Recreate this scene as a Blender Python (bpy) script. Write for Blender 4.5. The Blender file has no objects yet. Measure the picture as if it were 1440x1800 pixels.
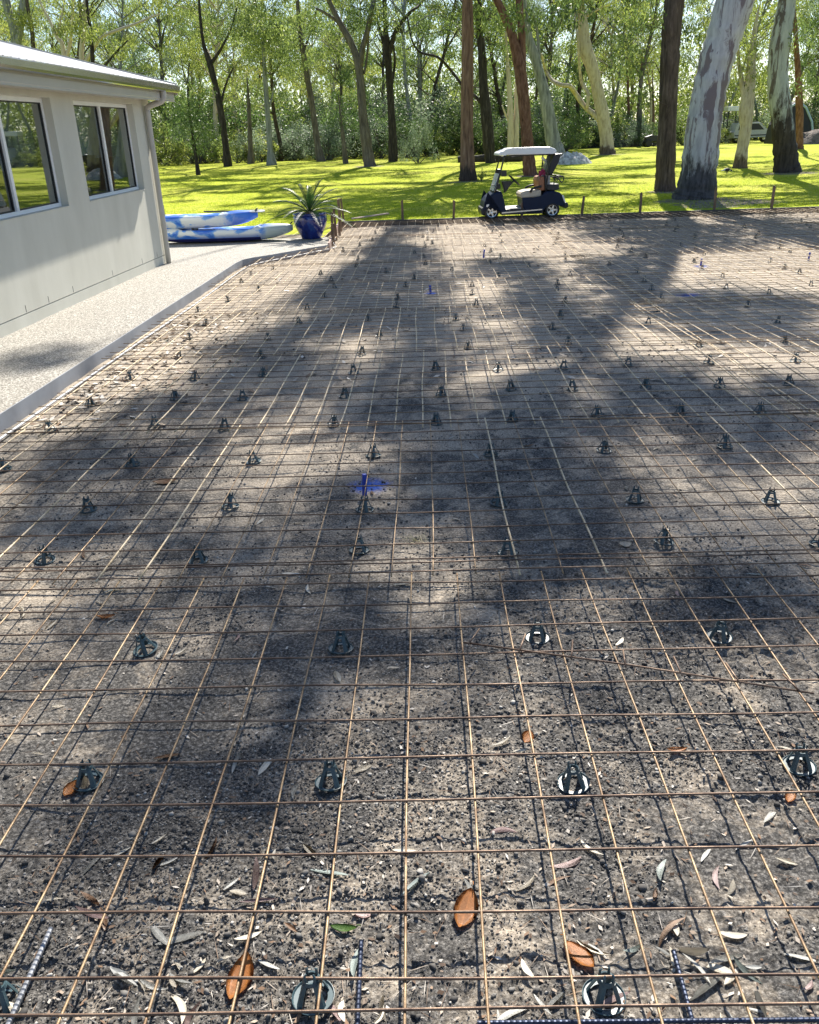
import bpy, bmesh, math, random
import numpy as np
from mathutils import Vector, Matrix

random.seed(11)
rng = np.random.default_rng(11)
SC = bpy.context.scene
COL = SC.collection

# ------------------------------------------------------------------ camera
F, PITCH, ROLL, YAW, H = 1470.0, 0.4126, -0.0341, -0.0288, 1.940   # focal length in pixels of a 1440 wide picture
def cam_axes():
    cy, sy = math.cos(YAW), math.sin(YAW)
    f = np.array([sy * math.cos(PITCH), cy * math.cos(PITCH), -math.sin(PITCH)])
    r = np.array([cy, -sy, 0.0]); u = np.cross(r, f)
    cr, sr = math.cos(ROLL), math.sin(ROLL)
    return cr * r + sr * u, -sr * r + cr * u, f
CR, CU, CF = cam_axes()
cam = bpy.data.cameras.new("camera")
cam_ob = bpy.data.objects.new("camera", cam)
COL.objects.link(cam_ob)
cam.sensor_fit = 'HORIZONTAL'; cam.sensor_width = 36.0; cam.lens = F / 1440 * 36
cam.clip_start = 0.05; cam.clip_end = 2000
M = Matrix.Identity(4)
for i in range(3):
    M[i][0], M[i][1], M[i][2] = CR[i], CU[i], -CF[i]
M.translation = Vector((0, 0, H))
cam_ob.matrix_world = M
SC.camera = cam_ob

def ray(x, y):
    return CR * ((x - 720) / F) - CU * ((y - 900) / F) + CF
def on_z(x, y, z=0.0):
    d = ray(x, y); t = (z - H) / d[2]
    return Vector((t * d[0], t * d[1], z))
def on_y(x, y, D):
    d = ray(x, y); t = D / d[1]
    return Vector((t * d[0], D, H + t * d[2]))

# ------------------------------------------------------------------ light
SUN = Vector((0.2, 1.08, 1.0)).normalized()
world = bpy.data.worlds.new("World"); SC.world = world; world.use_nodes = True
nt = world.node_tree
bg = nt.nodes["Background"]
sky = nt.nodes.new("ShaderNodeTexSky"); sky.sky_type = 'NISHITA'; sky.sun_disc = False
sky.sun_elevation = math.asin(SUN.z); sky.sun_rotation = math.atan2(SUN.x, SUN.y)
sky.air_density = 1.0; sky.dust_density = 0.5; sky.ozone_density = 2.5
nt.links.new(sky.outputs[0], bg.inputs[0]); bg.inputs[1].default_value = 0.08
sl = bpy.data.lights.new("sun", 'SUN'); sl.energy = 5.0; sl.angle = math.radians(0.45); sl.color = (1.0, 0.94, 0.84)
so = bpy.data.objects.new("sun", sl); COL.objects.link(so)
so.rotation_euler = SUN.to_track_quat('Z', 'Y').to_euler(); so.location = (0, 0, 30)
SC.view_settings.view_transform = 'Standard'; SC.view_settings.look = 'None'
SC.view_settings.exposure = 1.15; SC.view_settings.gamma = 1.0
SC.view_settings.use_curve_mapping = False
SC.cycles.max_bounces = 7; SC.cycles.transparent_max_bounces = 8
SC.cycles.sample_clamp_indirect = 6.0

# ------------------------------------------------------------------ helpers
def link(o, parent=None):
    COL.objects.link(o)
    if parent is not None: o.parent = parent
    return o
def tag(o, label=None, cat=None, group=None, kind=None):
    if label: o["label"] = label
    if cat: o["category"] = cat
    if group: o["group"] = group
    if kind: o["kind"] = kind
    return o
def empty(name, loc=(0, 0, 0), rz=0.0, **k):
    o = bpy.data.objects.new(name, None); o.empty_display_size = 0.1
    o.location = loc; o.rotation_euler = (0, 0, rz)
    link(o); tag(o, **k); return o
def obj(name, bm, mat, parent=None, smooth=False, loc=None, **k):
    me = bpy.data.meshes.new(name)
    bmesh.ops.recalc_face_normals(bm, faces=bm.faces[:])
    bm.to_mesh(me); bm.free()
    me.materials.append(mat)
    if smooth:
        me.polygons.foreach_set("use_smooth", [True] * len(me.polygons))
    o = bpy.data.objects.new(name, me)
    if loc is not None: o.location = loc
    link(o, parent); tag(o, **k); return o
def mesh_obj(name, verts, faces, mat, parent=None, smooth=False, loc=None, **k):
    me = bpy.data.meshes.new(name)
    v = np.asarray(verts, np.float32); me.vertices.add(len(v)); me.vertices.foreach_set("co", v.ravel())
    if isinstance(faces, np.ndarray):
        n, s = faces.shape
        me.loops.add(n * s); me.loops.foreach_set("vertex_index", faces.ravel().astype(np.int32))
        me.polygons.add(n)
        me.polygons.foreach_set("loop_start", np.arange(0, n * s, s, dtype=np.int32))
        if smooth: me.polygons.foreach_set("use_smooth", np.ones(n, bool))
        me.update(calc_edges=True)
    else:
        me = bpy.data.meshes.new(name); me.from_pydata([tuple(map(float, q)) for q in v], [], faces)
        if smooth: me.polygons.foreach_set("use_smooth", [True] * len(me.polygons))
    me.materials.append(mat)
    o = bpy.data.objects.new(name, me)
    if loc is not None: o.location = loc
    link(o, parent); tag(o, **k); return o
def dup(o, parent=None):
    c = o.copy(); link(c)
    if parent is not None: c.parent = parent
    for ch in o.children: dup(ch, c)
    return c
def box(bm, x0, x1, y0, y1, z0, z1, bev=0.0):
    vs = [bm.verts.new((x, y, z)) for z in (z0, z1) for x, y in ((x0, y0), (x1, y0), (x1, y1), (x0, y1))]
    fs = [bm.faces.new([vs[i] for i in f]) for f in ((3, 2, 1, 0), (4, 5, 6, 7), (0, 1, 5, 4), (1, 2, 6, 5), (2, 3, 7, 6), (3, 0, 4, 7))]
    if bev:
        es = list({e for f in fs for e in f.edges})
        bmesh.ops.bevel(bm, geom=es, offset=bev, segments=2, affect='EDGES', profile=0.5)
    return vs
def prism(bm, poly, y0, y1, bev=0.0, seg=2):
    """a polygon in x,z pushed from y0 to y1"""
    a = [bm.verts.new((x, y0, z)) for x, z in poly]; b = [bm.verts.new((x, y1, z)) for x, z in poly]
    n = len(poly)
    fs = [bm.faces.new(a), bm.faces.new(b[::-1])]
    for i in range(n): fs.append(bm.faces.new((a[i], b[i], b[(i + 1) % n], a[(i + 1) % n])))
    if bev:
        bmesh.ops.bevel(bm, geom=list({e for f in fs[:2] for e in f.edges}), offset=bev, segments=seg, affect='EDGES', profile=0.5)
def tube(bm, pts, rad, n=8, cap=True, jit=0.0):
    pts = [Vector(p) for p in pts]; m = len(pts)
    if not hasattr(rad, '__len__'): rad = [rad] * m
    up = None; rings = []
    for i in range(m):
        t = (pts[min(i + 1, m - 1)] - pts[max(i - 1, 0)]).normalized()
        if up is None:
            up = Vector((1, 0, 0)) if abs(t.x) < 0.9 else Vector((0, 1, 0))
        a = (up - t * up.dot(t)).normalized(); b = t.cross(a); up = a
        ring = []
        for k in range(n):
            w = 2 * math.pi * k / n
            r = rad[i] * (1 + (random.uniform(-jit, jit) if jit else 0))
            ring.append(bm.verts.new(pts[i] + (a * math.cos(w) + b * math.sin(w)) * r))
        rings.append(ring)
    for i in range(m - 1):
        for k in range(n):
            bm.faces.new((rings[i][k], rings[i][(k + 1) % n], rings[i + 1][(k + 1) % n], rings[i + 1][k]))
    if cap:
        bm.faces.new(rings[0][::-1]); bm.faces.new(rings[-1])
def lathe(bm, prof, n=32, c=(0, 0, 0), close=False):
    rings = []
    for r, z in prof:
        rings.append([bm.verts.new((c[0] + r * math.cos(2 * math.pi * k / n), c[1] + r * math.sin(2 * math.pi * k / n), c[2] + z)) for k in range(n)])
    m = len(rings)
    for i in range(m if close else m - 1):
        for k in range(n):
            bm.faces.new((rings[i][k], rings[i][(k + 1) % n], rings[(i + 1) % m][(k + 1) % n], rings[(i + 1) % m][k]))
    if not close:
        if prof[0][0] > 1e-4: bm.faces.new(rings[0][::-1])
        if prof[-1][0] > 1e-4: bm.faces.new(rings[-1])
def smooth_path(pts, per=5):
    """Catmull-Rom through rows (x, y, z, r)"""
    P = [np.array(p, float) for p in pts]
    P = [2 * P[0] - P[1]] + P + [2 * P[-1] - P[-2]]
    out = []
    for i in range(1, len(P) - 2):
        for k in range(per):
            t = k / per
            out.append(0.5 * (2 * P[i] + (P[i + 1] - P[i - 1]) * t + (2 * P[i - 1] - 5 * P[i] + 4 * P[i + 1] - P[i + 2]) * t * t + (3 * P[i] - P[i - 1] - 3 * P[i + 1] + P[i + 2]) * t ** 3))
    out.append(P[-2]); return out
def vnoise(x, y, seed=0):
    """value noise in 0..1"""
    xi = np.floor(x).astype(np.int64); yi = np.floor(y).astype(np.int64)
    fx = x - xi; fy = y - yi; fx = fx * fx * (3 - 2 * fx); fy = fy * fy * (3 - 2 * fy)
    def h(a, b):
        n = (a * 374761393 + b * 668265263 + seed * 974634777) & 0x7fffffff
        n = ((n ^ (n >> 13)) * 1274126177) & 0x7fffffff
        return ((n ^ (n >> 16)) & 0xffff) / 65535.0
    return (h(xi, yi) * (1 - fx) + h(xi + 1, yi) * fx) * (1 - fy) + (h(xi, yi + 1) * (1 - fx) + h(xi + 1, yi + 1) * fx) * fy

# ------------------------------------------------------------------ materials
class NT:
    def __init__(s, name):
        s.m = bpy.data.materials.new(name); s.m.use_nodes = True; s.t = s.m.node_tree
        s.p = s.t.nodes["Principled BSDF"]; s.out = s.t.nodes["Material Output"]
    def n(s, typ, **kw):
        o = s.t.nodes.new("ShaderNode" + typ)
        for k, v in kw.items(): setattr(o, k, v)
        return o
    def l(s, a, b): s.t.links.new(a, b)
    def coord(s, which='Object', scale=(1, 1, 1)):
        tc = s.n('TexCoord'); mp = s.n('Mapping'); mp.inputs['Scale'].default_value = scale
        s.l(tc.outputs[which], mp.inputs[0]); return mp.outputs[0]
    def noise(s, vec, scale, detail=4, rough=0.55, dist=0.0):
        o = s.n('TexNoise'); o.inputs['Scale'].default_value = scale; o.inputs['Detail'].default_value = detail
        o.inputs['Roughness'].default_value = rough; o.inputs['Distortion'].default_value = dist
        if vec is not None: s.l(vec, o.inputs['Vector'])
        return o.outputs['Fac']
    def vor(s, vec, scale, feature='F1', out='Distance'):
        o = s.n('TexVoronoi', feature=feature); o.inputs['Scale'].default_value = scale
        if vec is not None: s.l(vec, o.inputs['Vector'])
        return o.outputs[out]
    def ramp(s, fac, stops, interp='LINEAR'):
        o = s.n('ValToRGB'); cr = o.color_ramp; cr.interpolation = interp
        while len(cr.elements) < len(stops): cr.elements.new(0.5)
        for e, (p, c) in zip(cr.elements, stops):
            e.position = p; e.color = (*c, 1) if len(c) == 3 else c
        s.l(fac, o.inputs[0]); return o.outputs[0]
    def mix(s, fac, a, b, mode='MIX'):
        o = s.n('Mix', data_type='RGBA', blend_type=mode)
        for sock, v in ((o.inputs[0], fac), (o.inputs[6], a), (o.inputs[7], b)):
            if isinstance(v, (int, float)): sock.default_value = v
            elif isinstance(v, tuple): sock.default_value = (*v, 1) if len(v) == 3 else v
            else: s.l(v, sock)
        return o.outputs[2]
    def math(s, op, a, b=0.0, clamp=False):
        o = s.n('Math', operation=op); o.use_clamp = clamp
        for sock, v in ((o.inputs[0], a), (o.inputs[1], b)):
            if isinstance(v, (int, float)): sock.default_value = v
            else: s.l(v, sock)
        return o.outputs[0]
    def bump(s, h, strength=0.4, dist=0.01):
        o = s.n('Bump'); o.inputs['Strength'].default_value = strength; o.inputs['Distance'].default_value = dist
        s.l(h, o.inputs['Height']); s.l(o.outputs[0], s.p.inputs['Normal'])
    def col(s, c):
        if isinstance(c, tuple): s.p.inputs['Base Color'].default_value = (*c, 1)
        else: s.l(c, s.p.inputs['Base Color'])
    def set(s, **kw):
        for k, v in kw.items():
            sock = s.p.inputs[k.replace('_', ' ')]
            if isinstance(v, (int, float, tuple)): sock.default_value = v
            else: s.l(v, sock)
def plain(name, c, rough=0.5, metal=0.0, var=0.12, scale=6.0, bump=0.0, spec=0.5, coat=0.0):
    m = NT(name); v = m.coord('Object')
    f = m.noise(v, scale, 5)
    d = tuple(x * (1 - var) for x in c); u = tuple(min(1, x * (1 + var)) for x in c)
    m.col(m.ramp(f, [(0.3, d), (0.7, u)]))
    m.set(Roughness=rough, Metallic=metal, Specular_IOR_Level=spec)
    if coat: m.set(Coat_Weight=coat, Coat_Roughness=0.06)
    if bump: m.bump(m.noise(v, scale * 8, 4), bump, 0.01)
    return m.m
def leafy(name, stops, trans=0.45, rough=0.45, tmul=1.6, spec=0.35):
    m = NT(name); g = m.n('NewGeometry')
    oi = m.n('ObjectInfo')
    f = m.math('FRACT', m.math('ADD', g.outputs['Random Per Island'], m.math('MULTIPLY', oi.outputs['Random'], 0.35)))
    v = m.n('TexCoord').outputs['Object']
    big = m.noise(v, 0.55, 2)
    f2 = m.math('ADD', m.math('MULTIPLY', g.outputs['Random Per Island'], 0.55), m.math('MULTIPLY', m.math('SUBTRACT', big, 0.28), 0.95), True)
    f2 = m.math('ADD', f2, m.math('MULTIPLY', m.math('SUBTRACT', oi.outputs['Random'], 0.5), 0.3), True)
    c = m.ramp(f2, stops)
    m.col(c); m.set(Roughness=rough, Specular_IOR_Level=spec)
    tr = m.n('BsdfTranslucent'); mx = m.n('MixShader'); mx.inputs[0].default_value = trans
    hs = m.n('HueSaturation'); hs.inputs['Value'].default_value = tmul; hs.inputs['Saturation'].default_value = 1.1
    m.l(c, hs.inputs['Color']); m.l(hs.outputs[0], tr.inputs[0])
    m.l(m.p.outputs[0], mx.inputs[1]); m.l(tr.outputs[0], mx.inputs[2]); m.l(mx.outputs[0], m.out.inputs[0])
    return m.m
def bark(name, stops, stretch=0.16, scale=9.0, rough=0.85, bump=0.7, base=None, base_h=0.8, patch=None):
    m = NT(name); v = m.coord('Object', (1, 1, stretch))
    w = m.n('TexNoise'); w.inputs['Scale'].default_value = 2.0; m.l(v, w.inputs['Vector'])
    vv = m.n('VectorMath', operation='ADD'); sc = m.n('VectorMath', operation='SCALE'); sc.inputs['Scale'].default_value = 0.25
    m.l(w.outputs['Color'], sc.inputs[0]); m.l(v, vv.inputs[0]); m.l(sc.outputs[0], vv.inputs[1]); vec = vv.outputs[0]
    f = m.noise(vec, scale, 6, 0.65)
    c = m.ramp(f, stops)
    hgt = f
    if patch:      # smooth bark with shed patches
        pf = m.noise(m.coord('Object', (1.7, 1.7, 0.26)), 2.2, 7, 0.66, 0.7)
        mask = m.ramp(pf, [(0.52, (0, 0, 0)), (0.57, (1, 1, 1))])
        c = m.mix(mask, c, patch)
        hgt = m.math('SUBTRACT', m.math('MULTIPLY', f, 0.4), m.math('MULTIPLY', mask, 0.35))
    if base:       # burnt or rough stocking at the foot, with an uneven edge
        z = m.n('SeparateXYZ'); m.l(m.n('TexCoord').outputs['Object'], z.inputs[0])
        k = m.math('ADD', z.outputs['Z'], m.math('MULTIPLY', m.math('SUBTRACT', m.noise(m.coord('Object', (1, 1, 0.35)), 3.2, 5, 0.7), 0.5), 2.6 * base_h))
        mask = m.ramp(m.math('DIVIDE', k, base_h * 2), [(0.36, (1, 1, 1)), (0.56, (0, 0, 0))])
        bc = m.ramp(f, [(0.35, tuple(x * 0.35 for x in base)), (0.65, base)])
        c = m.mix(mask, c, bc)
    m.col(c); m.set(Roughness=rough, Specular_IOR_Level=0.25)
    m.bump(hgt, bump, 0.05); return m.m
# ------------------------------------------------------------------ terrain
def zl(D):
    return 0.1 + 0.027 * min(max(D - 24, 0), 36) + 0.008 * min(max(D - 60, 0), 200)
def on_lawn(x, y):
    d = ray(x, y); D = 18.0
    while D < 160:
        q = d * (D / d[1])
        if q[2] + H <= zl(D): break
        D += 0.1
    return Vector((q[0], D, zl(D)))
DIRT_SPOTS = [(8.2, 26.7, 1.5, 0.8), (8.2, 30.2, 0.9, 0.7), (15.0, 37.2, 1.3, 0.9), (1.85, 38.1, 0.9, 0.7), (4.8, 40.5, 0.8, 0.7), (-3.2, 52.8, 1.1, 0.9), (11.7, 57.9, 1.2, 0.9), (9.1, 25.9, 1.3, 0.9), (8.0, 25.2, 1.0, 1.0), (-3.0, 20.3, 0.7, 0.6)]

m = NT("lawn grass")
tc = m.coord('Object')
f1 = m.noise(tc, 0.35, 5, 0.6); f2 = m.noise(m.coord('Object', (1, 0.45, 1)), 9.0, 6, 0.7)
c = m.ramp(f2, [(0.28, (0.10, 0.14, 0.006)), (0.5, (0.33, 0.385, 0.012)), (0.72, (0.56, 0.56, 0.035))])
dry = m.ramp(f1, [(0.45, (0, 0, 0)), (0.72, (1, 1, 1))])
c = m.mix(m.math('MULTIPLY', dry, 0.6), c, (0.52, 0.47, 0.10))
sep = m.n('SeparateXYZ'); m.l(m.n('TexCoord').outputs['Object'], sep.inputs[0])
wob = m.math('MULTIPLY', m.math('SUBTRACT', m.noise(tc, 2.2, 5, 0.7), 0.5), 1.6)
for dx, dy, rx, ry in DIRT_SPOTS:
    a = m.math('DIVIDE', m.math('SUBTRACT', sep.outputs[0], dx), rx); b = m.math('DIVIDE', m.math('SUBTRACT', sep.outputs[1], dy), ry)
    r = m.math('ADD', m.math('SQRT', m.math('ADD', m.math('MULTIPLY', a, a), m.math('MULTIPLY', b, b))), wob)
    c = m.mix(m.ramp(r, [(0.7, (1, 1, 1)), (1.0, (0, 0, 0))]), c, m.ramp(f2, [(0.3, (0.09, 0.07, 0.05)), (0.7, (0.30, 0.26, 0.2))]))
m.col(c); m.set(Roughness=0.9, Specular_IOR_Level=0.08)
m.bump(m.noise(tc, 24, 5, 0.7), 0.5, 0.03)
LAWN = m.m

ys = np.concatenate([np.linspace(23.62, 70, 70), np.linspace(74, 420, 30)])
xs = np.concatenate([np.linspace(-260, -45, 12), np.linspace(-40, 60, 80), np.linspace(66, 300, 14)])
X, Y = np.meshgrid(xs, ys)
Z = np.vectorize(zl)(Y) + (vnoise(X * 0.33, Y * 0.33, 3) - 0.5) * 0.10 * np.clip((Y - 24) / 6, 0, 1)
V = np.stack([X, Y, Z], -1).reshape(-1, 3)
nx = len(xs)
ii, jj = np.meshgrid(np.arange(len(ys) - 1), np.arange(nx - 1), indexing='ij')
b0 = (ii * nx + jj).ravel()
Fq = np.stack([b0, b0 + 1, b0 + nx + 1, b0 + nx], 1)
n0 = len(V)
V = np.concatenate([V, np.array([[-60, 19.62, 0.1], [-2.32, 19.62, 0.1], [-2.32, 23.62, 0.1], [-60, 23.62, 0.1]])])
Fq = np.concatenate([Fq, np.array([[n0, n0 + 1, n0 + 2, n0 + 3]])])
tag(mesh_obj("lawn", V, Fq, LAWN, smooth=True), "bright green mown lawn streaked with tree shadows", "lawn", kind="structure")

m = NT("subsoil"); m.col((0.1, 0.085, 0.07)); m.set(Roughness=0.95)
bm = bmesh.new(); box(bm, -260, 300, -60, 430, -1.2, -0.12)
obj("ground", bm, m.m, kind="structure", label="bare subsoil below everything else")

# soil of the pad
m = NT("pad soil")
v = m.coord('Object')
big = m.noise(v, 0.8, 6, 0.68, 0.6); mid = m.noise(v, 3.6, 7, 0.72, 0.8); fine = m.noise(v, 85, 5, 0.75)
dk = m.ramp(fine, [(0.32, (0.014, 0.0135, 0.013)), (0.5, (0.08, 0.076, 0.071)), (0.70, (0.33, 0.31, 0.285))])
lt = m.ramp(fine, [(0.27, (0.085, 0.072, 0.057)), (0.5, (0.385, 0.325, 0.255)), (0.73, (0.70, 0.62, 0.505))])
k = m.math('ADD', m.math('MULTIPLY', big, 0.5), m.math('MULTIPLY', mid, 0.6))
sep = m.n('SeparateXYZ'); m.l(m.n('TexCoord').outputs['Object'], sep.inputs[0])
k = m.math('ADD', k, m.math('MULTIPLY', m.math('MULTIPLY', m.math('SUBTRACT', sep.outputs[1], 3.0), 0.16, True), 0.13))
c = m.mix(m.ramp(k, [(0.53, (0, 0, 0)), (0.67, (1, 1, 1))]), dk, lt)
spk = m.math('MULTIPLY', m.math('SUBTRACT', m.noise(v, 14, 6, 0.8), 0.5), 2.4)
for px, py, rx, ry in [(-0.385, 4.86, 0.15, 0.13), (0.06, 12.25, 0.1, 0.14), (4.46, 14.1, 0.13, 0.2), (3.5, 11.45, 0.2, 0.12), (1.07, 16.1, 0.1, 0.1)]:
    a = m.math('DIVIDE', m.math('SUBTRACT', sep.outputs[0], px), rx); b = m.math('DIVIDE', m.math('SUBTRACT', sep.outputs[1], py), ry)
    r = m.math('ADD', m.math('SQRT', m.math('ADD', m.math('MULTIPLY', a, a), m.math('MULTIPLY', b, b))), spk)
    c = m.mix(m.ramp(r, [(0.35, (0.95, 0.95, 0.95)), (1.1, (0, 0, 0))]), c, (0.03, 0.10, 0.42))
m.col(c); m.set(Roughness=0.92, Specular_IOR_Level=0.2)
m.bump(m.math('ADD', m.noise(v, 45, 6, 0.75), m.math('MULTIPLY', m.vor(v, 60), 0.5)), 0.8, 0.012)
SOIL = m.m
def soil_h(x, y):
    a = (vnoise(x * 1.3, y * 1.3, 1) - 0.5) * 0.022 + (vnoise(x * 5, y * 5, 2) - 0.5) * 0.022
    rough = np.clip((vnoise(x * 0.9 + 7, y * 0.9, 9) - 0.25) * 1.8, 0.15, 1.2)
    b = (np.abs(vnoise(x * 17, y * 17, 4) - 0.5) * 0.026 + (vnoise(x * 38, y * 38, 5) - 0.5) * 0.014 + (vnoise(x * 75, y * 75, 6) - 0.5) * 0.009) * rough
    return a + b
VV, FF, off = [], [], 0
def grid(x0, x1, y0, y1, step):
    global off
    gx = np.linspace(x0, x1, int((x1 - x0) / step) + 1); gy = np.linspace(y0, y1, int((y1 - y0) / step) + 1)
    X, Y = np.meshgrid(gx, gy); Z = soil_h(X, Y)
    nx = len(gx); i, j = np.meshgrid(np.arange(len(gy) - 1), np.arange(nx - 1), indexing='ij'); b = (i * nx + j).ravel() + off
    VV.append(np.stack([X, Y, Z], -1).reshape(-1, 3)); FF.append(np.stack([b, b + 1, b + nx + 1, b + nx], 1)); off += len(gx) * len(gy)
grid(-1.8, 1.8, 0.9, 4.2, 0.0095)
grid(-3.5, -1.78, 0.9, 4.2, 0.03); grid(1.78, 4.0, 0.9, 4.2, 0.03)
grid(-3.5, 4.0, 4.18, 8.2, 0.021); grid(3.98, 16, -5, 8.2, 0.12)
grid(-3.5, 16, 8.18, 24.3, 0.07); grid(-3.5, 4.0, -5, 0.92, 0.1)
grid(15.9, 40, -5, 24.3, 0.4)
mesh_obj("soil_ground", np.concatenate(VV), np.concatenate(FF), SOIL, smooth=True, kind="structure", label="dark gravelly soil bed under the steel mesh")

# crushed stone on the soil
ICO = bmesh.new(); bmesh.ops.create_icosphere(ICO, subdivisions=1, radius=1.0)
iv = np.array([q.co[:] for q in ICO.verts]); ifc = np.array([[q.index for q in f.verts] for f in ICO.faces]); ICO.free()
def stones(n, x0, x1, y0, y1, smin, smax, thr):
    x = rng.uniform(x0, x1, n); y = rng.uniform(y0, y1, n)
    keep = vnoise(x * 2.1, y * 2.1, 21) + 0.4 * vnoise(x * 7, y * 7, 22) + rng.uniform(-0.25, 0.25, n) > thr
    x, y = x[keep], y[keep]; n = len(x)
    s = smin * (smax / smin) ** (rng.uniform(0, 1, n) ** 2.6)
    shp = s[:, None, None] * (iv[None] * rng.uniform(0.5, 1.2, (n, 1, 3)) + rng.uniform(-0.34, 0.34, (n, len(iv), 3)))
    a = rng.uniform(0, 6.28, n); ca, sa = np.cos(a)[:, None], np.sin(a)[:, None]
    shp = np.stack([shp[..., 0] * ca - shp[..., 1] * sa, shp[..., 0] * sa + shp[..., 1] * ca, shp[..., 2] * 0.8], -1)
    pos = np.stack([x, y, soil_h(x, y) + s * 0.25], -1)
    v = (shp + pos[:, None]).reshape(-1, 3)
    f = (ifc[None] + (np.arange(n) * len(iv))[:, None, None]).reshape(-1, 3)
    return v, f
S = [stones(80000, -1.5, 1.5, 1.22, 2.4, 0.0013, 0.0062, 0.6), stones(3500, -1.5, 1.5, 1.22, 2.6, 0.004, 0.013, 0.62), stones(26000, -1.9, 1.9, 2.4, 3.6, 0.002, 0.008, 0.72), stones(13000, -2.6, 2.8, 3.6, 6.0, 0.0035, 0.010, 0.8), stones(4500, -3.3, 4.5, 6, 11, 0.006, 0.014, 0.88)]
o = 0; SV, SF = [], []
for v_, f_ in S: SV.append(v_); SF.append(f_ + o); o += len(v_)
m = NT("crushed stone"); g = m.n('NewGeometry')
c = m.ramp(g.outputs['Random Per Island'], [(0.0, (0.025, 0.024, 0.023)), (0.5, (0.085, 0.08, 0.075)), (0.88, (0.2, 0.19, 0.175)), (1.0, (0.5, 0.48, 0.44))])
m.col(m.mix(m.math('MULTIPLY', m.noise(m.coord(), 160, 4), 0.35), c, (0.10, 0.09, 0.08))); m.set(Roughness=0.85)
mesh_obj("gravel", np.concatenate(SV), np.concatenate(SF), m.m, kind="stuff", label="crushed grey stone scattered over the dark soil")

# ------------------------------------------------------------------ concrete path with its edge strip
m = NT("exposed aggregate"); v = m.coord()
vc = m.vor(v, 95, 'F1', 'Color'); sp = m.n('SeparateColor'); m.l(vc, sp.inputs[0])
c = m.ramp(sp.outputs[0], [(0.0, (0.06, 0.05, 0.04)), (0.35, (0.20, 0.185, 0.16)), (0.7, (0.325, 0.305, 0.265)), (1.0, (0.56, 0.54, 0.48))])
c = m.mix(m.math('MULTIPLY', m.ramp(m.noise(v, 1.3, 5), [(0.4, (0, 0, 0)), (0.75, (1, 1, 1))]), 0.3), c, (0.25, 0.22, 0.18))
m.col(c); m.set(Roughness=0.8); m.bump(m.vor(v, 95), 0.5, 0.004)
AGG = m.m
edge = [(-3.33, -6.0), (-3.33, 3.0), (-3.34, 9.0), (-3.38, 15.3), (-3.35, 15.75), (-3.22, 16.05), (-2.95, 16.4), (-2.35, 17.35), (-2.0, 17.85)]
land = [(-2.0, 17.85), (-2.16, 19.55), (-16, 19.6), (-16, -6.0)]
bm = bmesh.new()
poly = edge + land[1:]
top = [bm.verts.new((x, y, 0.13)) for x, y in poly]; bot = [bm.verts.new((x, y, -0.1)) for x, y in poly]
bm.faces.new(top); n = len(poly)
for i in range(n): bm.faces.new((top[i], bot[i], bot[(i + 1) % n], top[(i + 1) % n]))
obj("concrete_path", bm, AGG, kind="structure", label="pale exposed aggregate path beside the house")
FOAM = plain("edge foam", (0.25, 0.265, 0.29), 0.6, var=0.2, scale=2.5)
bm = bmesh.new()
for i in range(len(edge) - 1):
    pass
d = 0.014
pv = [(Vector((x, y, 0)), None) for x, y in edge]
outs = []
for i in range(len(edge)):
    a = Vector(edge[max(i - 1, 0)]); b = Vector(edge[min(i + 1, len(edge) - 1)]); t = (b - a).normalized(); outs.append(Vector((t.y, -t.x)))
r0, r1, r2, r3 = [], [], [], []
for (x, y), o_ in zip(edge, outs):
    for lst, dd, z in ((r0, 0.002, -0.09), (r1, 0.002, 0.136), (r2, d, 0.136), (r3, d, -0.09)):
        lst.append(bm.verts.new((x + o_.x * dd, y + o_.y * dd, z)))
for i in range(len(edge) - 1):
    for a, b in ((r0, r1), (r1, r2), (r2, r3)):
        bm.faces.new((a[i], a[i + 1], b[i + 1], b[i]))
bm.faces.new((r0[-1], r1[-1], r2[-1], r3[-1]))
tag(obj("edge_strip", bm, FOAM), "long grey strip lining the edge of the concrete path", "edge strip")
CONDUIT = plain("pale conduit", (0.5, 0.51, 0.53), 0.45, var=0.1)
bm = bmesh.new()
pp = [(-3.22, 2.0, 0.02), (-3.21, 6.0, 0.03), (-3.22, 9.5, 0.025), (-3.2, 12.0, 0.03), (-3.24, 15.2, 0.03), (-3.1, 15.8, 0.05), (-2.75, 16.5, 0.05), (-2.1, 17.55, 0.06), (-1.85, 17.9, 0.08), (-1.98, 18.8, 0.07), (-2.1, 20.6, 0.03)]
q = smooth_path([(*p_, 0.016) for p_ in pp], 5)
tube(bm, [p_[:3] for p_ in q], 0.010, 8)
tag(obj("pipe", bm, CONDUIT, smooth=True), "thin pale pipe running along the foot of the path edge", "pipe")

# ------------------------------------------------------------------ formwork
PLY = plain("formply", (0.055, 0.045, 0.045), 0.55, var=0.35, scale=3)
TIMBER = None
m = NT("weathered timber"); v = m.coord('Object', (6, 6, 0.8)); f = m.noise(v, 5, 6, 0.6, 0.6)
m.col(m.ramp(f, [(0.3, (0.07, 0.045, 0.03)), (0.55, (0.2, 0.13, 0.085)), (0.8, (0.36, 0.27, 0.2))])); m.set(Roughness=0.85); m.bump(f, 0.4, 0.01); TIMBER = m.m
m = NT("pale timber"); v = m.coord('Object', (1, 1, 6)); f = m.noise(v, 5, 6, 0.6, 0.6)
m.col(m.ramp(f, [(0.3, (0.3, 0.2, 0.16)), (0.6, (0.5, 0.36, 0.31)), (0.8, (0.6, 0.5, 0.42))])); m.set(Roughness=0.8); PALE = m.m
FAR = [on_z(597, 389, 0.13), on_z(1000, 384.5, 0.13), on_z(1440, 370.5, 0.13)]
FAR[0].y = 23.5; FAR[1].y = 23.42; FAR[2].y = 23.45
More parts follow.
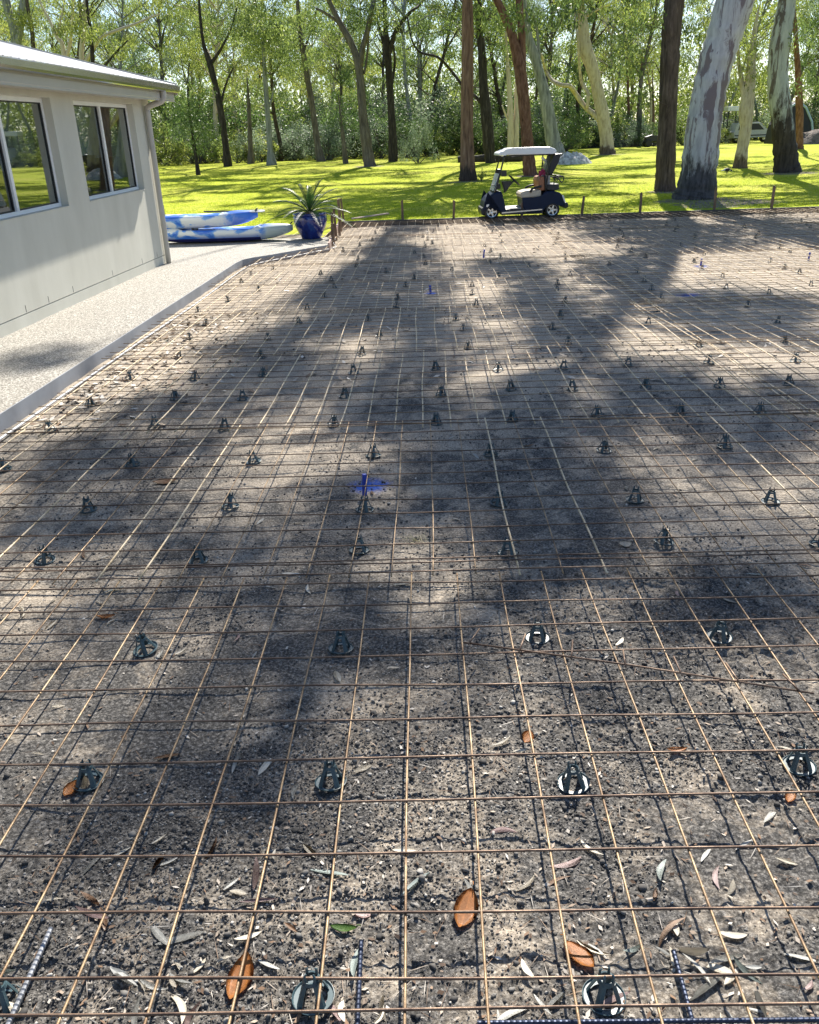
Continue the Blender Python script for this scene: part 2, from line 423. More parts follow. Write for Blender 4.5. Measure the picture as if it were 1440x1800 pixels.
bnames = ["dark form board closing the far left end of the pad", "dark form board along the far right side of the pad"]
for i, (a, b) in enumerate(((Vector((-2.3, 23.5)), Vector((4.4, 23.44))), (Vector((4.42, 23.44)), Vector((17.5, 23.5))))):
    bm = bmesh.new(); L = (b - a).length
    box(bm, 0, L, 0, 0.035, -0.06, 0.15, 0.004)
    o = obj("form_board", bm, PLY, loc=(a.x, a.y, 0)); o.rotation_euler.z = math.atan2(b.y - a.y, b.x - a.x)
    tag(o, bnames[i], "form board", "form boards round the pad")
bm = bmesh.new(); box(bm, 0, 5.55, 0, 0.035, -0.05, 0.17, 0.004)
o = obj("form_board", bm, PALE, loc=(-1.97, 17.9, 0)); o.rotation_euler.z = math.atan2(5.55, -0.3)
tag(o, "pale pinkish form board beside the blue plant pot", "form board", "form boards round the pad")

def stake(x, y, z0, z1, lean, w, label, group="timber stakes behind the form boards", rz=0.3):
    bm = bmesh.new(); h = z1 - z0
    vs = box(bm, -w / 2, w / 2, -w / 2, w / 2, 0, h)
    for v_ in vs[4:]: v_.co.z += random.uniform(-0.03, 0.02); v_.co.x += random.uniform(-0.006, 0.006)
    bmesh.ops.subdivide_edges(bm, edges=[e for e in bm.edges if abs(e.verts[0].co.z - e.verts[1].co.z) > h * 0.5], cuts=4)
    for v_ in bm.verts: v_.co.x += random.uniform(-0.003, 0.003); v_.co.y += random.uniform(-0.003, 0.003)
    o = obj("stake", bm, TIMBER, loc=(x, y, z0)); o.rotation_euler = (random.uniform(-0.05, 0.05), lean, rz)
    return tag(o, label, "stake", group)
places = ["nearest the plant pot", "just left of the golf cart", "in front of the golf cart", "just right of the golf cart", "left of the dark brown trunk", "at the foot of the big grey gum", "rightmost, in front of the black-based trunk"]
for (px, top_), pl, lean in zip(((707, 352), (798, 352), (918, 355), (1026, 345), (1129, 338), (1260, 330), (1363, 327)), places, (0.0, 0.03, -0.02, 0.06, 0.02, -0.03, 0.04)):
    y_ = 23.52 if px != 918 else 23.36
    p_ = on_y(px, top_, y_)
    stake(p_.x - lean * 0.5 if px != 918 else p_.x, y_ + (0.02 if px != 918 else 0), -0.02, p_.z, lean, 0.05, "weathered timber stake at the far board, " + pl)
k = 0
for px, top_, D, w, lean in ((581, 373, 19.3, 0.05, 0.04), (588, 366, 20.1, 0.05, -0.03), (594, 362, 21.2, 0.05, 0.05), (596, 350, 22.3, 0.06, -0.02), (603, 348, 23.3, 0.05, -0.08), (584, 392, 19.0, 0.06, 0.02)):
    p_ = on_y(px, top_, D)
    stake(p_.x, D, 0.0, p_.z, lean, w, "short dark stake in the row right of the blue pot", "row of stakes beside the plant pot"); k += 1
bm = bmesh.new(); box(bm, 0, 1.15, 0, 0.09, 0, 0.03, 0.003)
o = obj("timber_offcut", bm, PALE, loc=(-2.0, 24.3, 0.13)); o.rotation_euler = (0.1, -0.06, 0.5); tag(o, "grey timber offcut lying on the lawn by the board corner", "timber offcut")

# ------------------------------------------------------------------ steel mesh sheets
def wire(name, tone, met):
    global m
    m = NT(name); v = m.coord('Object', (1, 1, 1)); oi = m.n('ObjectInfo')
    vv = m.n('VectorMath', operation='ADD'); m.l(v, vv.inputs[0]); m.l(oi.outputs['Location'], vv.inputs[1])
    f = m.noise(vv.outputs[0], 9, 6, 0.7)
    c = m.ramp(f, tone)
    m.col(c); m.set(Roughness=m.ramp(f, [(0.3, (0.62,) * 3), (0.7, (0.40,) * 3)]), Metallic=met, Specular_IOR_Level=0.5)
    m.bump(m.noise(vv.outputs[0], 260, 3), 0.35, 0.002); return m.m
WIRE = wire("rusty wire", [(0.28, (0.04, 0.023, 0.017)), (0.45, (0.11, 0.068, 0.047)), (0.6, (0.23, 0.155, 0.105)), (0.8, (0.38, 0.28, 0.19))], 0.4)
WIRE_GLINT = wire("pale sun glint wire", [(0.28, (0.22, 0.135, 0.065)), (0.40, (0.48, 0.35, 0.19)), (0.6, (0.70, 0.56, 0.37)), (0.8, (0.80, 0.69, 0.50))], 0.0)  # sun glint along the farther long bars is painted into this pale colour
WIRE_TAN = wire("light tan wire", [(0.28, (0.08, 0.045, 0.026)), (0.42, (0.2, 0.12, 0.06)), (0.6, (0.36, 0.25, 0.135)), (0.8, (0.52, 0.42, 0.28))], 0.2)  # lighter tan than the rusty wire, for nearer long bars and farther cross bars
R = 0.0037
def bar_mesh(L, axis, n, amp, mt=None):
    bm = bmesh.new(); ph = [random.uniform(0, 6.28) for _ in range(4)]
    pts = []
    for i in range(n + 1):
        t = i / n * L; w = amp * (math.sin(t * 1.7 + ph[0]) + 0.5 * math.sin(t * 4.1 + ph[1])); z = 0.8 * amp * (math.sin(t * 1.3 + ph[2]) + 0.4 * math.sin(t * 5 + ph[3]))
        pts.append((t, w, z) if axis == 0 else (w, t, z))
    tube(bm, pts, R, 7)
    me = bpy.data.meshes.new("bar"); bm.to_mesh(me); bm.free(); me.materials.append(mt or (WIRE if axis == 0 else WIRE_TAN))
    me.polygons.foreach_set("use_smooth", [True] * len(me.polygons)); return me
CROSS = [bar_mesh(6.0, 0, 36, 0.0050) for _ in range(7)]
LONGB = [bar_mesh(2.42, 1, 16, 0.0042) for _ in range(7)]
CROSSF = []
R = 0.0031
CROSSF = [bar_mesh(6.0, 0, 36, 0.005, WIRE_TAN) for _ in range(6)]
R = 0.0053
LONGP = [bar_mesh(2.42, 1, 16, 0.006, WIRE_GLINT) for _ in range(5)]
LONGS = [bar_mesh(1.75, 1, 10, 0.005, WIRE_GLINT) for _ in range(3)]
R = 0.0037
ORD = ["first", "second", "third", "fourth", "fifth", "sixth", "seventh", "eighth", "ninth", "tenth", "eleventh", "twelfth"]
def sheet(x0, y0, z, rows, rz, label, nb=30, long=LONGB, xoff=0.1, cross=CROSS):
    t = empty("steel_mesh_sheet", (x0, y0, z), rz, label=label, cat="steel mesh", group="steel mesh sheets over the soil")
    for i in range(nb):
        o = bpy.data.objects.new("long_bar", random.choice(long)); o.location = (xoff + 0.2 * i + random.gauss(0, 0.0035), random.gauss(0, 0.008), 0); o.rotation_euler = (random.gauss(0, 0.0012), 0, random.gauss(0, 0.0016)); link(o, t)
    for r in rows:
        o = bpy.data.objects.new("cross_bar", random.choice(cross)); o.location = (random.gauss(0, 0.01), r + random.gauss(0, 0.0028), 2 * R - 0.0004); o.rotation_euler.z = random.gauss(0, 0.0011); link(o, t)
    return t
COLX = ["left", "middle", "right"]
# strip nearest the camera first: (first row y, start of the long bars, column phase)
for s in range(10):
    ya = 1.1 if s == 0 else 1.4 + 0.2 * 10.45 + (s - 1) * 2.3
    if s == 0: y0, rows = 1.08, [0.12 + 0.2 * k + (0.0 if k else 0.085) for k in range(12)] + [2.45 - 0.02]
    else: y0, rows = ya - 0.03, [0.035] + [0.125 + 0.2 * k for k in range(11)] + [2.36]
    if s == 0: rows = [0.235] + [1.3982 - 1.08 + 0.2 * k for k in range(12)]
    if s == 1: rows = [0.03, 0.16] + [1.3982 + 0.2 * (11.93 + k) - y0 for k in range(11)]
    for c_ in range(3):
        phase = {0: (-0.0937 + 0.2 * 1, 0), 1: (0.0063, 0), 2: (0.15, 0)}.get(s, (0.05 + 0.07 * ((s * 37) % 5) / 2, 0))[0]
        x0 = phase - 0.1 - 0.2 * math.floor((phase - 0.1 + 3.27) / 0.2) if c_ == 0 else None
        if c_ == 0: xl = x0
        x = xl + c_ * 5.75
        rz = random.uniform(-0.003, 0.003) if s > 1 else 0.0
        z = 0.09 + (0.0 if s == 0 else 0.002) + (0.017 if s % 2 else 0.0) + c_ * 0.003
        if s == 0: z = 0.09
        if s == 1: z = 0.098
        if s == 3 and c_ == 1: rz = 0.055
        if s == 4 and c_ == 1: rz = -0.018
        pos = ORD[s] + " strip from the camera"
        lab = "rusty steel mesh sheet, %s of its strip, in the %s" % (COLX[c_], pos)
        if s == 3 and c_ == 1: lab = "rusty steel mesh sheet lying skewed across the %s" % pos
        if s == 0 and c_ == 0: lab = "rusty steel mesh sheet nearest the camera with large brown leaves under it"
        if s == 0 and c_ > 1: continue
        if s == 1 and c_ > 1: continue
        if s == 9: rows_, lng = [q_ for q_ in rows if q_ < 1.7], LONGS
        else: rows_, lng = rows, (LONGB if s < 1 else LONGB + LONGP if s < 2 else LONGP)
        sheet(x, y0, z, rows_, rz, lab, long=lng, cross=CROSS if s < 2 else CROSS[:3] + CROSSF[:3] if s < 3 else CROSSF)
# a loose offcut strip of mesh with short stubs
a, b = Vector((0.116, 2.855, 0.115)), Vector((1.344, 2.485, 0.112))
bm = bmesh.new(); d_ = (b - a).normalized(); tube(bm, [a - a, (b - a) * 0.5 + Vector((0, 0.012, 0)), b - a], R, 7)
for i in range(7):
    p_ = (b - a) * (0.02 + i * 0.158); q_ = p_ + Vector((0.045 - 0.012 * i, 0.1 + 0.01 * (i % 3), 0.0))
    tube(bm, [p_ - Vector((0.006, 0.015, -0.006)), q_ + Vector((0, 0, 0.006))], R * 0.95, 6)
tag(obj("mesh_offcut", bm, WIRE, loc=a, smooth=True), "loose rusty mesh offcut with short stubs lying across the sheet", "mesh offcut")

# ribbed starter bars at the bottom of the picture
GAL = plain("bare steel bar", (0.30, 0.31, 0.33), 0.42, 0.75, 0.3, 30)
NAVY = plain("blue black bar", (0.03, 0.04, 0.07), 0.4, 0.6, 0.3, 30)
def rebar(a, b, r, mat, label):
    a, b = Vector(a), Vector(b); L = (b - a).length; n = int(L / 0.0045)
    bm = bmesh.new(); tube(bm, [(b - a) * (i / n) for i in range(n + 1)], [r * (1.16 if i % 3 == 0 else 0.94) for i in range(n + 1)], 10)
    o = obj("ribbed_bar", bm, mat, loc=a); return tag(o, label, "reinforcing bar", "ribbed bars at the near edge")
rebar((-1.053, 1.60, 0.035), (-1.045, 1.20, 0.03), 0.0075, GAL, "bright ribbed steel bar on the soil at the bottom left")
rebar((-0.21, 1.557, 0.03), (-0.20, 1.20, 0.028), 0.006, NAVY, "dark blue ribbed bar right of the front blue-green chair")
rebar((0.594, 1.52, 0.03), (0.583, 1.20, 0.028), 0.006, NAVY, "dark blue ribbed bar right of two brown leaves")
rebar((0.08, 1.321, 0.045), (1.5, 1.326, 0.045), 0.006, NAVY, "blue black ribbed bar along the bottom right edge of the photo")

# ------------------------------------------------------------------ bar chairs
PLA = plain("grey green plastic", (0.050, 0.088, 0.102), 0.38, var=0.12, scale=30, spec=0.5)
def chair_parts():
    out = []
    bm = bmesh.new(); lathe(bm, [(0.036, 0.006), (0.037, 0.003), (0.050, 0.004), (0.053, 0.011), (0.0515, 0.0115), (0.0488, 0.0065)], 28, close=True); out.append(("base_ring", bm))
    for k in range(4):
        w = math.pi / 4 + k * math.pi / 2
        u = Vector((math.cos(w), math.sin(w), 0)); t = Vector((-u.y, u.x, 0))
        bm = bmesh.new(); L = []
        for s_, r_, z_, hw in ((0, 0.0415, 0.005, 0.0105), (0.5, 0.032, 0.034, 0.0092), (1, 0.019, 0.068, 0.0086)):
            c_ = u * r_ + Vector((0, 0, z_)); rib = u * 0.004
            L.append([bm.verts.new(c_ - t * hw), bm.verts.new(c_ + rib - t * 0.002), bm.verts.new(c_ + rib + t * 0.002), bm.verts.new(c_ + t * hw), bm.verts.new(c_ - u * 0.0022 + t * hw * 0.9), bm.verts.new(c_ - u * 0.0022 - t * hw * 0.9)])
        for a_, b_ in zip(L, L[1:]):
            for i in range(6): bm.faces.new((a_[i], a_[(i + 1) % 6], b_[(i + 1) % 6], b_[i]))
        bm.faces.new(L[0][::-1]); bm.faces.new(L[-1]); out.append(("leg", bm))
    bm = bmesh.new(); lathe(bm, [(0.0155, 0.064), (0.0155, 0.076), (0.0195, 0.077), (0.0225, 0.066)], 20, close=True)
    for k in range(4):
        w = k * math.pi / 2 + math.pi / 4; c_ = Vector((math.cos(w) * 0.0165, math.sin(w) * 0.0165, 0))
        tube(bm, [c_ + Vector((0, 0, 0.074)), c_ * 1.06 + Vector((0, 0, 0.092)), c_ * 0.8 + Vector((0, 0, 0.098))], [0.0042, 0.0034, 0.0022], 6)
    out.append(("bar_cradle", bm)); return out
CH = chair_parts()
proto_parts = []
chair0 = empty("bar_chair", (0, 0, 0))
for n_, bm in CH: obj(n_, bm, PLA, chair0, smooth=False)
bm = bmesh.new()
far_me = None
for o in chair0.children:
    bm.from_mesh(o.data)
far_me = bpy.data.meshes.new("bar_chair"); bm.to_mesh(far_me); bm.free(); far_me.materials.append(PLA)
ROWS = [(1.405, [-1.115, -0.32, 0.396]), (2.2, [-1.184, -0.362, 0.443, 1.211]), (3.03, [-1.217, -0.382, 0.447, 1.198, 2.0]),
        (3.88, [-2.04, -1.205, -0.386, 0.396, 1.187, 1.98]), (4.5, [-2.046, -1.201, -0.396, 0.397, 1.186, 1.964]),
        (5.33, [-2.92, -2.028, -1.197, -0.391, 0.402, 1.176, 1.973, 2.75]), (6.13, [-2.93, -2.12, -1.562, -0.727, 0.051, 0.643, 1.272, 1.898, 2.511, 3.2]),
        (6.9, [-2.888, -2.172, -1.583, -0.718, 0.105, 0.711, 1.207, 1.837, 2.459, 3.031]), (7.7, [-2.8, -2.2, -1.556, -0.708, 0.084, 0.653, 1.245, 1.85, 2.6, 3.4])]
first = True
for ri, (yy, xx) in enumerate(ROWS):
    for ci, x_ in enumerate(xx):
        if first: t = chair0; first = False
        else: t = dup(chair0)
        jx = random.uniform(-0.012, 0.012); y_ = yy + random.uniform(-0.05, 0.05) * (ri > 0)
        t.location = (x_ + jx, y_, 0.001 + float(soil_h(np.array(x_ + jx), np.array(y_)))); t.rotation_euler = (random.gauss(0, 0.06), random.gauss(0, 0.06), random.uniform(0, 1.5)); t.scale = (1, 1, 0.93)
        lab = "grey green bar chair, %s from the left in the %s row from the camera" % (ORD[ci], ORD[ri])
        tag(t, lab, "bar chair", "plastic bar chairs under the mesh")
far_rows = []
y_ = 8.6
while y_ < 23:
    x_ = -3.0 + random.uniform(0, 0.4)
    while x_ < min(14, 0.6 * y_ + 1.0):
        far_rows.append((x_ + random.uniform(-0.15, 0.15), y_ + random.uniform(-0.2, 0.2))); x_ += 0.82 + 0.03 * y_ + random.uniform(-0.12, 0.12)
    y_ += 0.84
for x_, y_ in far_rows:
    if x_ < -3.05: continue
    if y_ > 16 and x_ < -2.2: continue
    o = bpy.data.objects.new("bar_chair", far_me); link(o); o.location = (x_, y_, 0.0); o.scale = (0.88, 0.88, 0.92); o.rotation_euler = (random.gauss(0, 0.08), random.gauss(0, 0.08), random.uniform(0, 1.5))
    tag(o, "small bar chair in the far half of the mesh, beyond the ninth row", "bar chair", "plastic bar chairs under the mesh")
# blue marker pegs
BLUE = plain("blue paint", (0.02, 0.06, 0.42), 0.5, var=0.2)
for (px, py, h, lean), lab in zip(((641, 868, 0.13, 0.03), (757, 515, 0.11, -0.05), (1232, 468, 0.12, 0.02), (850, 452, 0.14, 0.1), (1421, 458, 0.13, 0.05)),
        ("blue painted peg in a splash of blue paint, nearest the camera", "blue painted peg in the middle distance left of centre", "blue painted peg in the sunlit patch on the right", "slanted blue peg in front of the golf cart's front wheel", "thin blue peg at the far right of the mesh")):
    p_ = on_z(px, py, 0.0); bm = bmesh.new(); vs = box(bm, -0.012, 0.012, -0.012, 0.012, -0.03, h)
    bmesh.ops.bevel(bm, geom=bm.edges[:], offset=0.002, segments=1, affect='EDGES')
    o = obj("marker_peg", bm, BLUE, loc=p_); o.rotation_euler = (lean, lean, 0.4); tag(o, lab, "marker peg", "blue marker pegs in the soil")
# ------------------------------------------------------------------ house
m = NT("rendered wall"); v = m.coord()
c = m.ramp(m.noise(m.coord('Object', (1, 1, 0.35)), 2.2, 6, 0.6), [(0.3, (0.52, 0.51, 0.44)), (0.7, (0.61, 0.60, 0.525))])
m.col(c); m.set(Roughness=0.85); m.bump(m.noise(v, 70, 5, 0.7), 0.35, 0.004); REND = m.m
WHITE = plain("white powder coat", (0.82, 0.83, 0.84), 0.35, var=0.03)
FASC = plain("pale fascia", (0.46, 0.44, 0.40), 0.3, var=0.05, scale=2)
GUT = plain("metal gutter", (0.34, 0.335, 0.31), 0.14, 0.75, 0.08, 1.5)
m = NT("pale roof sheet"); v = m.coord(); c = m.ramp(m.noise(v, 3, 6, 0.7), [(0.3, (0.40, 0.40, 0.41)), (0.65, (0.5, 0.5, 0.5))])
spot = m.ramp(m.noise(v, 34, 3), [(0.66, (0, 0, 0)), (0.72, (1, 1, 1))]); m.col(m.mix(m.math('MULTIPLY', spot, 0.6), c, (0.12, 0.1, 0.08)))
m.set(Roughness=0.42, Metallic=0.15); ROOF = m.m
m = NT("window glass")
gl = m.n('BsdfGlossy'); gl.inputs['Roughness'].default_value = 0.015; gl.inputs['Color'].default_value = (0.9, 0.95, 0.95, 1)
tr = m.n('BsdfTransparent'); tr.inputs[0].default_value = (0.55, 0.6, 0.6, 1)
fr = m.n('Fresnel'); fr.inputs[0].default_value = 1.75; mx = m.n('MixShader')
m.l(m.math('ADD', m.math('MULTIPLY', fr.outputs[0], 0.75), 0.07, True), mx.inputs[0]); m.l(tr.outputs[0], mx.inputs[1]); m.l(gl.outputs[0], mx.inputs[2]); m.l(mx.outputs[0], m.out.inputs[0]); GLASS = m.m
GLASS_OUT = m.m.copy(); GLASS_OUT.name = 'outer window glass'
for q_ in GLASS_OUT.node_tree.nodes:
    if q_.type == 'MATH' and q_.operation == 'MULTIPLY': q_.inputs[1].default_value = 1.25
    if q_.type == 'MATH' and q_.operation == 'ADD': q_.inputs[1].default_value = 0.22
BLACK = plain("black rubber", (0.012, 0.012, 0.013), 0.5, var=0.2)
BLIND = plain("grey blind", (0.52, 0.57, 0.6), 0.8, var=0.06)
CURT = plain("pale curtain", (0.6, 0.6, 0.57), 0.85, var=0.1)
house = empty("house", (-4.72, 15.95, 0), label="grey rendered house with pale metal roof on the left", cat="house")
HO = Vector((-4.72, 15.95, 0))
def hobj(name, bm, mat, parent=None, smooth=False):
    for q in bm.verts:
        q.co.z += 0.018 * (q.co.y - 13) * min(max((q.co.z - 0.4) / 0.9, 0), 1)
        if parent is None: q.co -= HO
        else: q.co -= HO
    return obj(name, bm, mat, parent or house, smooth)
WINS = [(9.18, 11.74), (12.50, 15.06)]; WZ0, WZ1 = 1.365, 2.665
X = -4.72
bm = bmesh.new()
yb = [-3.0] + [q for w in WINS for q in w] + [15.95]; zb = [0.275, WZ0, WZ1, 2.74]
def quad(bm, pts): return bm.faces.new([bm.verts.new(p_) for p_ in pts])
for i in range(len(yb) - 1):
    for j in range(3):
        if j == 1 and i in (1, 3): continue
        n_ = max(1, int((yb[i + 1] - yb[i]) / 1.0))
        for s in range(n_):
            a, b = yb[i] + (yb[i + 1] - yb[i]) * s / n_, yb[i] + (yb[i + 1] - yb[i]) * (s + 1) / n_
            quad(bm, [(X, a, zb[j]), (X, b, zb[j]), (X, b, zb[j + 1]), (X, a, zb[j + 1])])
for a, b in WINS:
    I = X - 0.2
    quad(bm, [(X, a, WZ0), (I, a, WZ0), (I, a, WZ1), (X, a, WZ1)]); quad(bm, [(X, b, WZ0), (X, b, WZ1), (I, b, WZ1), (I, b, WZ0)])
    quad(bm, [(X, a, WZ0), (X, b, WZ0), (I, b, WZ0), (I, a, WZ0)]); quad(bm, [(X, a, WZ1), (I, a, WZ1), (I, b, WZ1), (X, b, WZ1)])
quad(bm, [(X, 15.95, 0.275), (X - 7.5, 15.95, 0.275), (X - 7.5, 15.95, 2.74), (X, 15.95, 2.74)])
quad(bm, [(X, -3, 0.275), (X, -3, 2.74), (X - 7.5, -3, 2.74), (X - 7.5, -3, 0.275)])
quad(bm, [(X - 7.5, -3, 0.0), (X - 7.5, -3, 2.74), (X - 7.5, 15.95, 2.74), (X - 7.5, 15.95, 0.0)])
for a, b in ((-3.0, 9.18), (11.74, 12.5), (15.06, 15.95)): pass
wall = hobj("wall", bm, REND)
bm = bmesh.new(); box(bm, X - 0.1, X - 0.002, -3, 15.948, 0.0, 0.268, 0.003); hobj("plinth", bm, REND)
bm = bmesh.new(); box(bm, X - 0.09, X - 0.02, -3, 15.9, 0.266, 0.277); hobj("plinth_joint", bm, BLACK)
for y_ in (9.9, 10.55, 11.35, 12.9, 14.35, 15.2):
    bm = bmesh.new(); box(bm, X - 0.02, X + 0.0012, y_, y_ + 0.012, 0.285, 0.365); hobj("weep_hole", bm, BLACK)
for wi, (a, b) in enumerate(WINS):
    x1, x0 = X - 0.10, X - 0.16; fw = 0.055
    bm = bmesh.new()
    box(bm, x0, x1, a, b, WZ0, WZ0 + fw, 0.004); box(bm, x0, x1, a, b, WZ1 - fw, WZ1, 0.004)
    box(bm, x0, x1, a, a + fw, WZ0 + fw, WZ1 - fw, 0.004); box(bm, x0, x1, b - fw, b, WZ0 + fw, WZ1 - fw, 0.004)
    mid = (a + b) / 2; box(bm, x0 - 0.005, x1 + 0.004, mid - 0.035, mid + 0.03, WZ0 + fw, WZ1 - fw, 0.004)
    w = hobj("window", bm, WHITE)
    for (p0, p1, xx) in ((a + fw, mid - 0.035, x0 + 0.02), (mid + 0.03, b - fw, x0 + 0.035)):
        g_ = 0.016
        bm = bmesh.new()
        box(bm, xx - 0.006, xx + 0.014, p0, p1, WZ0 + fw, WZ0 + fw + g_); box(bm, xx - 0.006, xx + 0.014, p0, p1, WZ1 - fw - g_, WZ1 - fw)
        box(bm, xx - 0.006, xx + 0.014, p0, p0 + g_, WZ0 + fw + g_, WZ1 - fw - g_); box(bm, xx - 0.006, xx + 0.014, p1 - g_ * 1.6, p1, WZ0 + fw + g_, WZ1 - fw - g_)
        hobj("seal", bm, BLACK, w)
        bm = bmesh.new(); quad(bm, [(xx, p0, WZ0 + fw), (xx, p1, WZ0 + fw), (xx, p1, WZ1 - fw), (xx, p0, WZ1 - fw)]); hobj("pane", bm, GLASS_OUT if xx > x0 + 0.03 else GLASS, w)
    bm = bmesh.new(); zz = 1.86 if wi == 0 else 1.95
    box(bm, X - 0.30, X - 0.295, a + 0.03, b - 0.02 if wi == 0 else mid + 0.1, zz, WZ1 + 0.02); hobj("blind", bm, BLIND, w)
    if wi == 1:
        bm = bmesh.new()
        n_ = 30
        for k in range(n_):
            y0_, y1_ = mid + 0.1 + (b - mid - 0.1) * k / n_, mid + 0.1 + (b - mid - 0.1) * (k + 1) / n_
            xx0, xx1 = X - 0.33 + 0.02 * math.sin(k * 1.9), X - 0.33 + 0.02 * math.sin((k + 1) * 1.9)
            quad(bm, [(xx0, y0_, 1.9), (xx1, y1_, 1.9), (xx1, y1_, WZ1), (xx0, y0_, WZ1)])
        hobj("curtain", bm, CURT, w)
    bm = bmesh.new(); box(bm, X - 0.19, X + 0.006, a + 0.003, b - 0.003, WZ0 + 0.001, WZ0 + 0.012, 0.003); hobj("window_sill", bm, REND, w)
bm = bmesh.new()
quad(bm, [(X - 0.2, -2.9, 0.3), (X - 0.2, 15.9, 0.3), (X - 6, 15.9, 0.3), (X - 6, -2.9, 0.3)]); quad(bm, [(X - 3.2, -2.9, 0.3), (X - 3.2, 15.9, 0.3), (X - 3.2, 15.9, 2.74), (X - 3.2, -2.9, 2.74)])
hobj("room_lining", bm, plain("room lining", (0.16, 0.155, 0.14), 0.8))
YE = 16.5
bm = bmesh.new(); n_ = 20
for k in range(n_):
    a, b = -3 + (YE + 3) * k / n_, -3 + (YE + 3) * (k + 1) / n_
    quad(bm, [(X, a, 2.735), (X, b, 2.735), (-4.405, b, 2.735), (-4.405, a, 2.735)])
hobj("soffit", bm, FASC)
def run(prof, y0, y1, n=20):
    bm = bmesh.new(); L = []
    for k in range(n + 1):
        y_ = y0 + (y1 - y0) * k / n; L.append([bm.verts.new((x_, y_, z_)) for x_, z_ in prof])
    for a, b in zip(L, L[1:]):
        for i in range(len(prof)): bm.faces.new((a[i], a[(i + 1) % len(prof)], b[(i + 1) % len(prof)], b[i]))
    bm.faces.new(L[0]); bm.faces.new(L[-1][::-1]); return bm
hobj("fascia", run([(-4.43, 2.72), (-4.40, 2.72), (-4.40, 2.745), (-4.394, 2.75), (-4.394, 2.84), (-4.40, 2.845), (-4.40, 2.95), (-4.43, 2.95)], -3, YE - 0.04), FASC)
hobj("gutter", run([(-4.392, 2.865), (-4.315, 2.86), (-4.295, 2.872), (-4.285, 2.90), (-4.283, 2.965), (-4.29, 2.975), (-4.30, 2.968), (-4.297, 2.905), (-4.32, 2.878), (-4.385, 2.88), (-4.392, 2.96)], -3, YE), GUT)
bm = bmesh.new(); L = []
y_ = -3.0; prof = []
while y_ < YE - 0.02:
    prof += [(y_, 0.0), (y_ + 0.02, 0.006), (y_ + 0.045, 0.006), (y_ + 0.065, 0.0), (y_ + 0.13, 0.002)]; y_ += 0.19
sl_ = math.tan(math.radians(14.5)); RX = [(-4.33, 2.985), (-8.6, 2.985 + 4.27 * sl_), (-12.8, 2.985)]
for x_, z_ in RX: L.append([bm.verts.new((x_, yy, z_ + d)) for yy, d in prof])
for a, b in zip(L, L[1:]):
    for i in range(len(prof) - 1): bm.faces.new((a[i], a[i + 1], b[i + 1], b[i]))
hobj("roof", bm, ROOF)
bm = bmesh.new(); n_ = len(RX)
for sgn, (xa, za), (xb, zb_) in ((1, RX[0], RX[1]), (1, RX[1], RX[2])):
    vs = [bm.verts.new(p_) for p_ in ((xa, YE - 0.03, za + 0.03), (xb, YE - 0.03, zb_ + 0.03), (xb, YE - 0.03, zb_ - 0.16), (xa, YE - 0.03, za - 0.16), (xa, YE, za + 0.03), (xb, YE, zb_ + 0.03), (xb, YE, zb_ - 0.16), (xa, YE, za - 0.16))]
    for f in ((0, 1, 2, 3), (7, 6, 5, 4), (0, 4, 5, 1), (3, 2, 6, 7), (0, 3, 7, 4), (1, 5, 6, 2)): bm.faces.new([vs[i] for i in f])
hobj("barge_board", bm, FASC)
bm = bmesh.new(); px_, py_ = -4.655, 15.62
path = [(-4.345, py_, 2.865, 0.047), (-4.345, py_, 2.80, 0.047), (-4.36, py_, 2.745, 0.047), (-4.42, py_, 2.70, 0.047), (-4.58, py_, 2.655, 0.047), (px_ + 0.012, py_, 2.61, 0.047), (px_, py_, 2.54, 0.047), (px_, py_, 1.3, 0.045), (px_, py_, 0.125, 0.045)]
q_ = smooth_path(path, 4); tube(bm, [p_[:3] for p_ in q_], [p_[3] for p_ in q_], 16)
dp = hobj("downpipe", bm, FASC, smooth=True)
for z_ in (2.36, 0.75):
    bm = bmesh.new(); tube(bm, [(px_, py_, z_), (px_, py_, z_ + 0.06)], 0.0495, 16); hobj("pipe_clip", bm, FASC, dp)
house.location = HO

# ------------------------------------------------------------------ kayaks
def kayak_mat(name, navy):
    m = NT(name); v = m.coord(); sep = m.n('SeparateXYZ'); m.l(v, sep.inputs[0])
    f = m.noise(m.coord('Object', (0.8, 1, 1.6)), 2.6, 4, 0.55, 0.5)
    c = m.ramp(f, [(0.42, (0.03, 0.15, 0.66)), (0.49, (0.16, 0.38, 0.80)), (0.54, (0.74, 0.79, 0.82))])
    if navy:
        x = sep.outputs[0]; z = sep.outputs[2]
        band = m.ramp(m.math('ADD', z, m.math('MULTIPLY', m.math('SUBTRACT', f, 0.5), 0.1)), [(0.13, (1, 1, 1)), (0.2, (0, 0, 0))])
        c = m.mix(m.math('MULTIPLY', band, 0.7), c, (0.05, 0.17, 0.62))
        tip = m.ramp(m.math('ADD', m.math('MULTIPLY', x, 0.5), m.math('MULTIPLY', f, 0.3)), [(0.62, (0, 0, 0)), (0.72, (1, 1, 1))])
        c = m.mix(tip, c, (0.48, 0.56, 0.55))
        low = m.math('MULTIPLY', m.math('LESS_THAN', z, 0.105), m.math('LESS_THAN', x, 0.95))
        c = m.mix(low, c, (0.012, 0.016, 0.13))
    else:
        tip = m.ramp(m.math('ADD', m.math('MULTIPLY', sep.outputs[0], 0.5), m.math('MULTIPLY', f, 0.35)), [(0.62, (0, 0, 0)), (0.75, (1, 1, 1))])
        c = m.mix(m.math('MULTIPLY', tip, 0.8), c, (0.045, 0.19, 0.74))
    m.col(c); m.set(Roughness=0.32, Specular_IOR_Level=0.5); return m.m
